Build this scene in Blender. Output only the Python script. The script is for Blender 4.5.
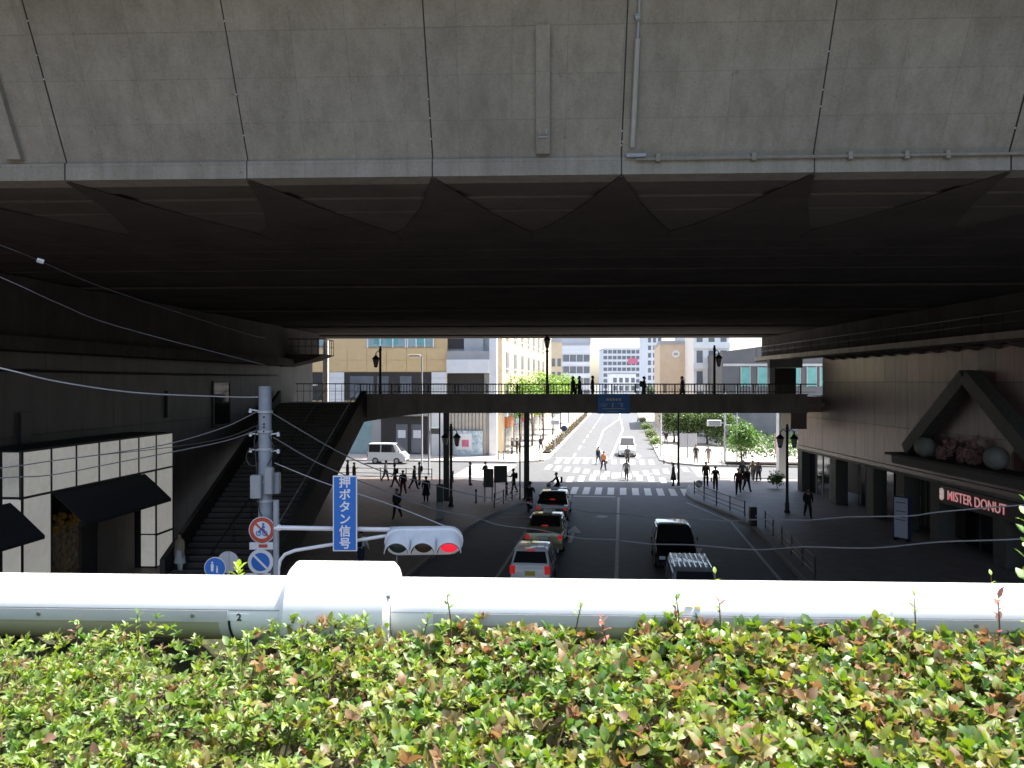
import bpy, bmesh, math, random
from mathutils import Vector, Matrix
R = math.radians
rnd = random.Random(7)
scene = bpy.context.scene
for o_ in list(bpy.data.objects):
    bpy.data.objects.remove(o_)
C = scene.collection

# ------------------------------------------------------------------ camera, sky, sun, exposure
CAM_Z = 7.5
cam_d = bpy.data.cameras.new('camera'); cam = bpy.data.objects.new('camera', cam_d); C.objects.link(cam)
cam_d.sensor_width = 36.0; cam_d.lens = 28.125; cam_d.clip_start = 0.05; cam_d.clip_end = 4000
cam.location = (0, 0, CAM_Z); cam.rotation_euler = (R(90 - 0.143), 0, 0)
scene.camera = cam
cam_d.dof.use_dof = True; cam_d.dof.focus_distance = 30.0; cam_d.dof.aperture_fstop = 14.0
SUN_EL, SUN_AZ = 68.0, 62.0        # sun stands high on the right and a little ahead of the viewer
w = bpy.data.worlds.new('World'); scene.world = w; w.use_nodes = True
nt = w.node_tree
sky = nt.nodes.new('ShaderNodeTexSky'); sky.sky_type = 'NISHITA'; sky.sun_disc = False
sky.sun_elevation = R(SUN_EL); sky.sun_rotation = R(SUN_AZ); sky.dust_density = 2.5; sky.air_density = 1.0; sky.ozone_density = 0.4
bg = nt.nodes['Background']; bg.inputs['Strength'].default_value = 0.15
nt.links.new(sky.outputs['Color'], bg.inputs['Color'])
sd = bpy.data.lights.new('sun', 'SUN'); sd.energy = 4.6; sd.angle = R(0.53); sd.color = (1.0, 0.95, 0.87)
so = bpy.data.objects.new('sun', sd); C.objects.link(so); so.location = (30, 40, 90)
a_ = R(SUN_AZ); e_ = R(SUN_EL)
sun_dir = Vector((-math.sin(a_) * math.cos(e_), -math.cos(a_) * math.cos(e_), -math.sin(e_)))
so.rotation_euler = sun_dir.to_track_quat('-Z', 'Y').to_euler()
scene.view_settings.view_transform = 'Standard'; scene.view_settings.look = 'None'
scene.view_settings.exposure = 1.55; scene.view_settings.gamma = 1.0; scene.view_settings.use_curve_mapping = False
scene.cycles.max_bounces = 8; scene.cycles.diffuse_bounces = 5; scene.cycles.glossy_bounces = 3
scene.cycles.use_denoising = True

# ------------------------------------------------------------------ materials
M = {}
def mat(name, col, rough=0.7, var=0.15, scale=6.0, bump=0.0, metal=0.0, emit=0.0, emit_col=None, stretch=(1, 1, 1), col2=None, spec=0.5, detail=6.0, coat=0.0):
    m = bpy.data.materials.new(name); m.use_nodes = True
    n = m.node_tree; p = n.nodes['Principled BSDF']
    p.inputs['Roughness'].default_value = rough; p.inputs['Metallic'].default_value = metal
    p.inputs['Specular IOR Level'].default_value = spec
    if coat: p.inputs['Coat Weight'].default_value = coat
    if var > 0 or bump > 0:
        g = n.nodes.new('ShaderNodeNewGeometry'); mp = n.nodes.new('ShaderNodeMapping'); mp.inputs['Scale'].default_value = stretch
        n.links.new(g.outputs['Position'], mp.inputs['Vector'])
        t = n.nodes.new('ShaderNodeTexNoise'); t.inputs['Scale'].default_value = scale; t.inputs['Detail'].default_value = detail; t.inputs['Roughness'].default_value = 0.65
        n.links.new(mp.outputs['Vector'], t.inputs['Vector'])
        r = n.nodes.new('ShaderNodeValToRGB')
        lo = [c * (1 - var) for c in col]; hi = [min(1, c * (1 + var)) for c in (col2 or col)]
        r.color_ramp.elements[0].position = 0.32; r.color_ramp.elements[1].position = 0.68
        r.color_ramp.elements[0].color = (*lo, 1); r.color_ramp.elements[1].color = (*hi, 1)
        n.links.new(t.outputs['Fac'], r.inputs['Fac']); n.links.new(r.outputs['Color'], p.inputs['Base Color'])
        if bump > 0:
            b = n.nodes.new('ShaderNodeBump'); b.inputs['Strength'].default_value = bump; b.inputs['Distance'].default_value = 0.02
            t2 = n.nodes.new('ShaderNodeTexNoise'); t2.inputs['Scale'].default_value = scale * 8; t2.inputs['Detail'].default_value = 4
            n.links.new(mp.outputs['Vector'], t2.inputs['Vector'])
            n.links.new(t2.outputs['Fac'], b.inputs['Height']); n.links.new(b.outputs['Normal'], p.inputs['Normal'])
    else:
        p.inputs['Base Color'].default_value = (*col, 1)
    if emit > 0:
        p.inputs['Emission Color'].default_value = (*(emit_col or col), 1); p.inputs['Emission Strength'].default_value = emit
    M[name] = m
    return m

def mat_stained(name, base, dark, rough=0.85, streak=1.0, grid=False, spec=0.25):
    """raw concrete: blotches, vertical run-off streaks, fine pores"""
    m = bpy.data.materials.new(name); m.use_nodes = True; n = m.node_tree; p = n.nodes['Principled BSDF']
    p.inputs['Roughness'].default_value = rough; p.inputs['Specular IOR Level'].default_value = spec
    g = n.nodes.new('ShaderNodeNewGeometry')
    def noise(sc, st, det=6):
        mp = n.nodes.new('ShaderNodeMapping'); mp.inputs['Scale'].default_value = st
        n.links.new(g.outputs['Position'], mp.inputs['Vector'])
        t = n.nodes.new('ShaderNodeTexNoise'); t.inputs['Scale'].default_value = sc; t.inputs['Detail'].default_value = det; t.inputs['Roughness'].default_value = 0.7
        n.links.new(mp.outputs['Vector'], t.inputs['Vector']); return t.outputs['Fac']
    def ramp(f, a, b, c0, c1):
        r = n.nodes.new('ShaderNodeValToRGB'); r.color_ramp.elements[0].position = a; r.color_ramp.elements[1].position = b
        r.color_ramp.elements[0].color = (*c0, 1); r.color_ramp.elements[1].color = (*c1, 1); n.links.new(f, r.inputs['Fac']); return r.outputs['Color']
    def mul(a, b, f=1.0):
        x = n.nodes.new('ShaderNodeMix'); x.data_type = 'RGBA'; x.blend_type = 'MULTIPLY'; x.inputs[0].default_value = f
        n.links.new(a, x.inputs[6]); n.links.new(b, x.inputs[7]); return x.outputs[2]
    c = ramp(noise(0.55, (1, 1, 1)), 0.3, 0.7, dark, base)
    s = ramp(noise(2.2, (1.6, 1.6, 0.12), 8), 0.36, 0.62, (0.66, 0.64, 0.6), (1, 1, 1))
    f = ramp(noise(26, (1, 1, 1), 5), 0.3, 0.62, (0.8, 0.8, 0.79), (1, 1, 1))
    pit = ramp(noise(9, (1, 1, 1), 2), 0.24, 0.3, (0.6, 0.58, 0.55), (1, 1, 1))
    c = mul(mul(mul(c, s, streak), f), pit, 0.8)
    if grid:
        sx = n.nodes.new('ShaderNodeSeparateXYZ'); n.links.new(g.outputs['Position'], sx.inputs[0]); cx = n.nodes.new('ShaderNodeCombineXYZ'); n.links.new(sx.outputs[0], cx.inputs[0]); n.links.new(sx.outputs[2], cx.inputs[1])
        br = n.nodes.new('ShaderNodeTexBrick'); br.offset = 0.0; br.inputs['Scale'].default_value = 1.0; br.inputs['Brick Width'].default_value = 0.87; br.inputs['Row Height'].default_value = 0.62; br.inputs['Mortar Size'].default_value = 0.006; br.inputs['Mortar Smooth'].default_value = 0.3
        br.inputs['Color1'].default_value = (1, 1, 1, 1); br.inputs['Color2'].default_value = (0.88, 0.88, 0.885, 1); br.inputs['Mortar'].default_value = (0.72, 0.72, 0.71, 1)
        n.links.new(cx.outputs[0], br.inputs['Vector']); c = mul(c, br.outputs['Color'], 0.8)
    n.links.new(c, p.inputs['Base Color'])
    b = n.nodes.new('ShaderNodeBump'); b.inputs['Strength'].default_value = 0.25; b.inputs['Distance'].default_value = 0.01
    n.links.new(noise(30, (1, 1, 1), 4), b.inputs['Height']); n.links.new(b.outputs['Normal'], p.inputs['Normal'])
    M[name] = m

mat_stained('concrete_fascia', (0.36, 0.345, 0.29), (0.28, 0.268, 0.23), streak=0.6, grid=True)
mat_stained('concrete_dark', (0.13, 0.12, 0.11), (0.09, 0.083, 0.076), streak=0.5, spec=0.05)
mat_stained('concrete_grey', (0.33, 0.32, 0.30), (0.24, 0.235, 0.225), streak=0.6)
mat('asphalt', (0.108, 0.110, 0.114), 0.7, 0.18, 1.3, 0.2, spec=0.35)
mat('asphalt_far', (0.16, 0.16, 0.165), 0.75, 0.2, 1.2, 0.1)
mat('paving_red', (0.205, 0.147, 0.127), 0.55, 0.22, 2.5, 0.15)
mat('paving_grey', (0.20, 0.188, 0.182), 0.6, 0.2, 1.6, 0.15)
mat('paving_pale', (0.42, 0.385, 0.345), 0.7, 0.14, 1.2, 0.1)
mat('ground_earth', (0.15, 0.145, 0.135), 0.9, 0.2, 0.4)
mat('kerb_stone', (0.34, 0.33, 0.31), 0.75, 0.2, 5)
mat('road_paint', (0.72, 0.72, 0.70), 0.6, 0.12, 14)
mat('road_paint_worn', (0.46, 0.46, 0.45), 0.65, 0.45, 9, detail=9)
mat('black_iron', (0.018, 0.018, 0.019), 0.45, 0.2, 8)
mat('bridge_steel', (0.22, 0.19, 0.165), 0.55, 0.3, 1.5, stretch=(1, 1, 0.4))
mat('brown_granite', (0.26, 0.145, 0.13), 0.34, 0.22, 2.2, stretch=(1, 1, 0.25), spec=0.5)
mat('brown_granite_warm', (0.27, 0.185, 0.135), 0.34, 0.22, 2.2, stretch=(1, 1, 0.25))
mat('brown_granite_dark', (0.16, 0.105, 0.098), 0.36, 0.22, 2.2, stretch=(1, 1, 0.25))
mat('wall_joint', (0.03, 0.028, 0.027), 0.9, 0.1)
mat('left_cladding', (0.12, 0.108, 0.10), 0.6, 0.2, 1.0, stretch=(1, 1, 0.3))
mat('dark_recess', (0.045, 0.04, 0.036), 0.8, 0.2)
mat('stucco_dark', (0.095, 0.092, 0.083), 0.7, 0.2, 5)
mat('glass_dark', (0.02, 0.022, 0.024), 0.08, 0, spec=0.7)
mat('glass_pale', (0.30, 0.42, 0.42), 0.12, 0.15, 1.0)
mat('glass_teal', (0.16, 0.40, 0.37), 0.12, 0.15, 1.5)
mat('tan_panel', (0.70, 0.49, 0.24), 0.55, 0.06, 1.0)
mat('white_wall', (0.80, 0.79, 0.76), 0.7, 0.06, 0.8)
mat('grey_band', (0.40, 0.39, 0.37), 0.7, 0.08, 0.8)
mat('beige_slat', (0.50, 0.45, 0.37), 0.65, 0.1, 1.0)
mat('cream_wall', (0.66, 0.53, 0.35), 0.75, 0.06, 0.7)
mat('peach_wall', (0.66, 0.52, 0.38), 0.75, 0.06, 0.7)
mat('concrete_pale', (0.45, 0.45, 0.44), 0.8, 0.1, 0.6)
mat('concrete_mid', (0.12, 0.12, 0.124), 0.75, 0.1, 0.5)
mat('far_white', (0.70, 0.71, 0.72), 0.8, 0.06, 0.3)
mat('far_grey', (0.38, 0.39, 0.41), 0.8, 0.08, 0.3)
mat('window_grey', (0.16, 0.17, 0.185), 0.2, 0.2, 0.5)
mat('painted_white', (0.80, 0.80, 0.79), 0.35, 0.03, 3)
mat('lens_olive', (0.40, 0.385, 0.27), 0.25, 0.08, 5)
mat('rail_grey', (0.52, 0.52, 0.505), 0.45, 0.06, 5)
mat('screw', (0.25, 0.25, 0.25), 0.35, 0, metal=0.8)
mat('sticker', (0.82, 0.82, 0.80), 0.5, 0)
mat('ink', (0.02, 0.02, 0.02), 0.6, 0)
mat('soil', (0.035, 0.024, 0.020), 0.95, 0.35, 20, 0.5)
mat('planter', (0.30, 0.29, 0.27), 0.8, 0.15, 5)
mat('twig', (0.115, 0.062, 0.038), 0.85, 0.3, 30)
mat('bark', (0.10, 0.075, 0.055), 0.9, 0.3, 8, 0.3)
mat('sign_blue', (0.012, 0.15, 0.52), 0.4, 0.03, 6)
mat('sign_white', (0.78, 0.78, 0.77), 0.45, 0.04, 6)
mat('sign_red', (0.56, 0.085, 0.045), 0.45, 0.06, 6)
mat('route_blue', (0.02, 0.24, 0.80), 0.4, 0.05, 3)
mat('pole_grey', (0.29, 0.32, 0.34), 0.6, 0.12, 4)
mat('box_grey', (0.36, 0.38, 0.385), 0.5, 0.08, 4)
mat('pipe_pale', (0.36, 0.37, 0.345), 0.5, 0.12, 5)
mat('galvanised', (0.52, 0.53, 0.54), 0.45, 0.08, 8)
mat('signal_shell', (0.72, 0.76, 0.77), 0.4, 0.04, 6)
mat('signal_hood_inner', (0.05, 0.05, 0.05), 0.7, 0)
mat('lens_off_green', (0.02, 0.05, 0.045), 0.2, 0)
mat('lens_off_amber', (0.07, 0.045, 0.02), 0.2, 0)
mat('lens_red', (0.6, 0.02, 0.04), 0.3, 0, emit=0.28, emit_col=(0.9, 0.02, 0.05))
mat('cable', (0.17, 0.17, 0.17), 0.6, 0.1, 10)
mat('cable_dark', (0.05, 0.05, 0.05), 0.6, 0)
mat('shop_panel', (0.56, 0.55, 0.50), 0.5, 0.26, 0.9, emit=0.085, emit_col=(0.92, 0.9, 0.83), detail=3)
mat('shop_mullion', (0.012, 0.012, 0.012), 0.6, 0)
mat('awning', (0.012, 0.014, 0.018), 0.85, 0.15, 6)
mat('poster_mix', (0.15, 0.07, 0.04), 0.7, 0.6, 5, col2=(0.35, 0.26, 0.14))
mat('curtain', (0.17, 0.15, 0.125), 0.8, 0.15, 2)
mat('lamp_glass', (0.30, 0.29, 0.25), 0.3, 0)
mat('board_face', (0.10, 0.105, 0.09), 0.6, 0.35, 6)
mat('board_white', (0.60, 0.61, 0.72), 0.5, 0.04, 4)
mat('board_navy', (0.025, 0.03, 0.09), 0.5, 0)
mat('donut_red', (0.55, 0.09, 0.12), 0.5, 0, emit=0.10, emit_col=(1.0, 0.22, 0.28))
mat('donut_white', (0.75, 0.66, 0.62), 0.5, 0, emit=0.10, emit_col=(1.0, 0.8, 0.75))
mat('pink_relief', (0.36, 0.20, 0.19), 0.75, 0.35, 4)
mat('stone_ball', (0.26, 0.265, 0.235), 0.7, 0.12, 5)
mat('map_blue', (0.30, 0.46, 0.56), 0.4, 0.25, 2.5, col2=(0.62, 0.70, 0.72))
mat('pink_print', (0.62, 0.16, 0.25), 0.5, 0.2, 5)
mat('shop_red', (0.50, 0.05, 0.07), 0.5, 0.1, 3)
mat('shop_orange', (0.55, 0.16, 0.05), 0.5, 0.1, 3)
mat('shop_yellow', (0.62, 0.60, 0.10), 0.5, 0.1, 3)
mat('green_box', (0.04, 0.075, 0.055), 0.6, 0.15, 4)
mat('pale_box', (0.32, 0.34, 0.33), 0.6, 0.15, 4)
mat('tyre', (0.02, 0.02, 0.02), 0.85, 0)
mat('hub', (0.42, 0.43, 0.44), 0.35, 0, metal=0.6)
mat('tail_lamp', (0.32, 0.012, 0.012), 0.2, 0, emit=0.08, emit_col=(1, 0.05, 0.05))
mat('tail_lamp_off', (0.28, 0.012, 0.012), 0.2, 0)
mat('head_lamp', (0.75, 0.77, 0.78), 0.1, 0)
mat('plate_white', (0.70, 0.70, 0.66), 0.5, 0)
mat('plate_yellow', (0.62, 0.48, 0.06), 0.5, 0)
mat('trim_black', (0.015, 0.015, 0.016), 0.5, 0)
mat('car_white', (0.72, 0.73, 0.73), 0.22, 0, coat=0.6)
mat('car_silver', (0.40, 0.40, 0.40), 0.25, 0, metal=0.3, coat=0.6)
mat('car_gold', (0.32, 0.29, 0.17), 0.25, 0, metal=0.3, coat=0.6)
mat('car_black', (0.012, 0.012, 0.014), 0.16, 0, coat=0.8)
mat('car_dark', (0.022, 0.020, 0.020), 0.2, 0, coat=0.7)
mat('skin', (0.42, 0.27, 0.19), 0.6, 0)
mat('hair', (0.014, 0.011, 0.010), 0.5, 0)
mat('flower_gold', (0.55, 0.30, 0.05), 0.7, 0.3, 20)
mat('yellow_green', (0.45, 0.62, 0.06), 0.6, 0.2, 20)

def leaf_material(name, trans=0.35, rough=0.42, gloss=0.09):
    m = bpy.data.materials.new(name); m.use_nodes = True; n = m.node_tree; n.nodes.remove(n.nodes['Principled BSDF'])
    out = n.nodes['Material Output']; at = n.nodes.new('ShaderNodeAttribute'); at.attribute_name = 'leafcol'
    d = n.nodes.new('ShaderNodeBsdfDiffuse'); t = n.nodes.new('ShaderNodeBsdfTranslucent'); g = n.nodes.new('ShaderNodeBsdfGlossy'); g.inputs['Roughness'].default_value = rough
    g.inputs['Color'].default_value = (0.9, 0.95, 0.9, 1)
    hs = n.nodes.new('ShaderNodeHueSaturation'); hs.inputs['Value'].default_value = 1.25; hs.inputs['Saturation'].default_value = 1.1
    n.links.new(at.outputs['Color'], d.inputs['Color']); n.links.new(at.outputs['Color'], hs.inputs['Color']); n.links.new(hs.outputs['Color'], t.inputs['Color'])
    a = n.nodes.new('ShaderNodeMixShader'); a.inputs[0].default_value = trans; b = n.nodes.new('ShaderNodeMixShader'); b.inputs[0].default_value = gloss
    n.links.new(d.outputs[0], a.inputs[1]); n.links.new(t.outputs[0], a.inputs[2]); n.links.new(a.outputs[0], b.inputs[1]); n.links.new(g.outputs[0], b.inputs[2])
    n.links.new(b.outputs[0], out.inputs['Surface']); M[name] = m
leaf_material('hedge_leaf', 0.42, 0.5, 0.05)
leaf_material('tree_leaf', 0.42, 0.5, 0.05)

# ------------------------------------------------------------------ mesh helpers
class MB:
    def __init__(s): s.v = []; s.f = []; s.mi = []; s.cur = 0
    def face(s, idx): s.f.append(idx); s.mi.append(s.cur)
    def add(s, vs, fs):
        b = len(s.v); s.v.extend([tuple(p) for p in vs])
        for f in fs: s.face([b + i for i in f])
        return s
    def hexa(s, p):   # 8 points: bottom 4 (ccw from above), top 4
        return s.add(p, [(3, 2, 1, 0), (4, 5, 6, 7), (0, 1, 5, 4), (1, 2, 6, 5), (2, 3, 7, 6), (3, 0, 4, 7)])
    def box(s, x0, x1, y0, y1, z0, z1):
        return s.hexa([(x0, y0, z0), (x1, y0, z0), (x1, y1, z0), (x0, y1, z0), (x0, y0, z1), (x1, y0, z1), (x1, y1, z1), (x0, y1, z1)])
    def bbox(s, x0, x1, y0, y1, z0, z1, b=0.01):
        """box with chamfered vertical and top edges"""
        if b <= 0: return s.box(x0, x1, y0, y1, z0, z1)
        def ring(i, z): return [(x0 + i, y0, z), (x1 - i, y0, z), (x1, y0 + i, z), (x1, y1 - i, z), (x1 - i, y1, z), (x0 + i, y1, z), (x0, y1 - i, z), (x0, y0 + i, z)]
        def ring2(i, z): return [(x0 + 2*i, y0 + i, z), (x1 - 2*i, y0 + i, z), (x1 - i, y0 + 2*i, z), (x1 - i, y1 - 2*i, z), (x1 - 2*i, y1 - i, z), (x0 + 2*i, y1 - i, z), (x0 + i, y1 - 2*i, z), (x0 + i, y0 + 2*i, z)]
        return s.loft([ring2(b, z0), ring(b, z0 + b), ring(b, z1 - b), ring2(b, z1)], True)
    def loft(s, rings, cap=True, closed=True):
        n = len(rings[0]); b = len(s.v)
        for r in rings: s.v.extend([tuple(p) for p in r])
        for k in range(len(rings) - 1):
            for i in range(n if closed else n - 1):
                j = (i + 1) % n
                s.face([b + k*n + i, b + k*n + j, b + (k+1)*n + j, b + (k+1)*n + i])
        if cap:
            s.face([b + i for i in range(n)][::-1]); m = b + (len(rings) - 1) * n; s.face([m + i for i in range(n)])
        return s
    def prism(s, poly, z0, z1):
        return s.loft([[(x, y, z0) for x, y in poly], [(x, y, z1) for x, y in poly]])
    def tube(s, pts, r, n=8, cap=True):
        pts = [Vector(p) for p in pts]; rs = r if isinstance(r, (list, tuple)) else [r] * len(pts); rings = []
        up = None
        for i, p in enumerate(pts):
            d = (pts[min(i+1, len(pts)-1)] - pts[max(i-1, 0)])
            d = d.normalized() if d.length > 1e-9 else Vector((0, 0, 1))
            if up is None:
                up = Vector((0, 0, 1)) if abs(d.z) < 0.9 else Vector((1, 0, 0))
            x = d.cross(up); x = x.normalized() if x.length > 1e-6 else Vector((1, 0, 0)); y = x.cross(d).normalized(); up = y
            rings.append([p + (x * math.cos(2*math.pi*k/n) + y * math.sin(2*math.pi*k/n)) * rs[i] for k in range(n)])
        return s.loft(rings, cap)
    def lathe(s, c, prof, n=12):   # prof: (r, z)
        cx, cy, cz = c
        return s.loft([[(cx + r*math.cos(2*math.pi*k/n), cy + r*math.sin(2*math.pi*k/n), cz + z) for k in range(n)] for r, z in prof])
    def sphere(s, c, r, n=12, m=8, sc=(1, 1, 1)):
        prof = []
        rings = []
        for j in range(m + 1):
            a = -math.pi/2 + math.pi * j / m; rr = max(math.cos(a), 0.02)
            rings.append([(c[0] + sc[0]*r*rr*math.cos(2*math.pi*k/n), c[1] + sc[1]*r*rr*math.sin(2*math.pi*k/n), c[2] + sc[2]*r*math.sin(a)) for k in range(n)])
        return s.loft(rings)
    def disc(s, c, nrm, r, th, n=20):
        c = Vector(c); d = Vector(nrm).normalized()
        return s.tube([c - d*th/2, c + d*th/2], r, n)
    def build(s, name, mats, parent=None, smooth=False, angle=40):
        me = bpy.data.meshes.new(name); me.from_pydata(s.v, [], s.f)
        if not isinstance(mats, (list, tuple)): mats = [mats]
        for m in mats: me.materials.append(M[m] if isinstance(m, str) else m)
        if len(mats) > 1: me.polygons.foreach_set('material_index', s.mi)
        me.update()
        if smooth:
            me.polygons.foreach_set('use_smooth', [True] * len(me.polygons)); me.set_sharp_from_angle(angle=R(angle))
        return link(name, me, parent)
def link(name, me, parent=None):
    o = bpy.data.objects.new(name, me); C.objects.link(o)
    if parent is not None: o.parent = parent
    return o
def tag(o, label=None, cat=None, group=None, kind=None):
    if label: o['label'] = label
    if cat: o['category'] = cat
    if group: o['group'] = group
    if kind: o['kind'] = kind
    return o
def empty(name, loc=(0, 0, 0), rz=0.0):
    o = bpy.data.objects.new(name, None); C.objects.link(o); o.location = loc; o.rotation_euler = (0, 0, rz); o.empty_display_size = 0.2
    return o
def thing(name, label, cat, loc=(0, 0, 0), rz=0.0, group=None):
    return tag(empty(name, loc, rz), label, cat, group)
def copy_tree(o, parent=None):
    c = o.copy(); C.objects.link(c); c.parent = parent
    for ch in o.children: copy_tree(ch, c)
    return c
def text_mesh(body, size, name, material, parent, loc, rot, extrude=0.004, align='CENTER', xscale=1.0, spacing=1.0, bold=0.0):
    cu = bpy.data.curves.new(name, 'FONT'); cu.body = body; cu.size = size; cu.align_x = align; cu.align_y = 'CENTER'; cu.extrude = extrude; cu.resolution_u = 3
    cu.space_character = spacing; cu.offset = bold
    to = bpy.data.objects.new('tmp_text', cu); C.objects.link(to)
    dg = bpy.context.evaluated_depsgraph_get(); me = bpy.data.meshes.new_from_object(to.evaluated_get(dg))
    bpy.data.objects.remove(to)
    me.name = name; me.materials.clear(); me.materials.append(M[material])
    o = link(name, me, parent); o.location = loc; o.rotation_euler = rot; o.scale = (xscale, 1, 1)
    return o

# real positions measured on the place: G = ground point, P = point at depth
def P(px, py, Y): return ((px - 512) / 800 * Y, Y, CAM_Z - (py - 382) / 800 * Y)
def ZY(py, Y): return CAM_Z - (py - 382) / 800 * Y
def G(px, py):
    Y = 800 * CAM_Z / (py - 382); return ((px - 512) / 800 * Y, Y, 0.0)
# street frame: s along the street, t to its right
UX, UY = 0.1357, 0.9907
def S(s_, t_): return (4.6 + UX * s_ + UY * t_, 35 + UY * s_ - UX * t_)
def S3(s_, t_, z): x, y = S(s_, t_); return (x, y, z)
SRZ = -math.atan2(UX, UY)      # turning a thing's +Y onto the street direction
def t_at(px, s_):
    k = (px - 512) / 800; return (k * (35 + UY * s_) - 4.6 - UX * s_) / (UY + k * UX)
class SB(MB):
    """box helper in street coordinates"""
    def sbox(s, s0, s1, t0, t1, z0, z1):
        q = [S(s0, t0), S(s0, t1), S(s1, t1), S(s1, t0)]
        return s.hexa([(x, y, z0) for x, y in q] + [(x, y, z1) for x, y in q])
# ================================================================== THE SETTING
def struct(mb, name, m, parent=None, **k):
    o = mb.build(name, m, parent, **k)
    if parent is None: tag(o, kind='structure')
    return o
g = MB(); g.add([(-2500, -600, -0.03), (2500, -600, -0.03), (2500, 3000, -0.03), (-2500, 3000, -0.03)], [(0, 1, 2, 3)])
struct(g, 'ground', 'ground_earth')
def sheet(poly, z, name, m):
    b = MB(); b.add([(*S(s, t), z) for s, t in poly], [tuple(range(len(poly)))]); return struct(b, name, m)
sheet([(-60, -9.5), (-60, 8), (23.9, 8), (23.9, -9.5)], 0.0, 'road', 'asphalt')
sheet([(23.9, -160), (23.9, 140), (38.5, 140), (38.5, -160)], 0.0, 'road_crossing', 'asphalt')
sheet([(38.5, -6.9), (38.5, 4.0), (420, 4.0), (420, -6.9)], 0.0, 'road_far', 'asphalt')
def slab(poly, z, name, m, kerb=True):
    b = MB(); b.prism([S(s, t) for s, t in poly], -0.02, z); return struct(b, name, m)
slab([(-60, -60), (-60, -8.1), (3, -7.75), (7, -7.35), (11, -6.7), (15, -5.75), (17.2, -5.7), (20, -6.4), (22.5, -8.6), (24.3, -12.0), (24.3, -60)], 0.12, 'pavement_left', 'paving_red')
slab([(-60, 7.0), (-60, 40), (28.0, 40), (28.0, 9.0), (26.5, 6.6), (23, 5.0), (18.5, 4.45), (16, 4.75), (10, 6.4), (7, 6.98)], 0.12, 'pavement_right', 'paving_grey')
slab([(38.0, -160), (38.0, -9.5), (40.2, -7.2), (42, -6.85), (420, -6.85), (420, -14), (44, -14), (44, -160)], 0.12, 'pavement_far_left', 'paving_pale')
slab([(37.4, 140), (37.4, 7.0), (39.5, 4.6), (42, 3.85), (420, 3.85), (420, 9.5), (75, 9.5), (75, 140)], 0.12, 'pavement_far_right', 'paving_pale')
def kerb(path, name='kerb', wd=0.16, z=0.15):
    b = MB()
    for i in range(len(path) - 1):
        a = Vector(S(*path[i])); c = Vector(S(*path[i+1])); L = (c - a).length; n = max(1, int(L / 1.2)); d = (c - a) / L; nn = Vector((-d.y, d.x)) * wd / 2
        for k in range(n):
            p = a + d * (L * k / n + 0.006); q = a + d * (L * (k + 1) / n - 0.006)
            b.hexa([(*(p - nn), -0.01), (*(q - nn), -0.01), (*(q + nn), -0.01), (*(p + nn), -0.01), (*(p - nn*0.8), z), (*(q - nn*0.8), z), (*(q + nn*0.8), z), (*(p + nn*0.8), z)])
    return struct(b, name, 'kerb_stone')
kerb([(-10, -8.05), (3, -7.72), (7, -7.32), (11, -6.67), (15, -5.72), (17.2, -5.67), (20, -6.37), (22.5, -8.57), (24.27, -11.9), (24.27, -42)])
kerb([(-10, 6.98), (7, 6.95), (10, 6.37), (16, 4.72), (18.5, 4.42), (23, 4.97), (26.5, 6.57), (28, 9.0), (28.0, 36)])
kerb([(38.05, -60), (38.05, -9.5), (40.2, -7.17), (42, -6.82), (160, -6.82)])
kerb([(37.45, 40), (37.45, 7.0), (39.5, 4.57), (42, 3.82), (160, 3.82)])
# painted markings: each crossing is a piece of the road's setting, its bars real sheets
def bars(s0, s1, t0, t1, n, wd, along=True, name='crosswalk', z=0.005, skew=0.0, m='road_paint'):
    root = MB()
    for k in range(n):
        f = (k + 0.5) / n
        if along:
            t = t0 + (t1 - t0) * f
            q = [S(s0, t - wd/2), S(s0, t + wd/2), S(s1, t + wd/2 + skew), S(s1, t - wd/2 + skew)]
        else:
            s = s0 + (s1 - s0) * f
            q = [S(s - wd/2, t0), S(s - wd/2 + skew, t1), S(s + wd/2 + skew, t1), S(s + wd/2, t0)]
        o = MB(); o.add([(x, y, z) for x, y in q], [(0, 1, 2, 3)])
        yield o
def crosswalk(*a, **k):
    m = k.pop('m', 'road_paint'); name = k.pop('name', 'crosswalk'); root = empty(name); tag(root, kind='structure')
    for o in bars(*a, **k): o.build('stripe', m, root)
crosswalk(18.3, 21.9, -4.3, 4.9, 11, 0.45)
crosswalk(38.6, 42.8, -6.2, 3.4, 11, 0.45)
crosswalk(26.5, 36.5, -13.2, -9.2, 11, 0.45, along=False)
crosswalk(29.2, 36.3, 6.2, 10.0, 8, 0.45, along=False)
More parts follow.
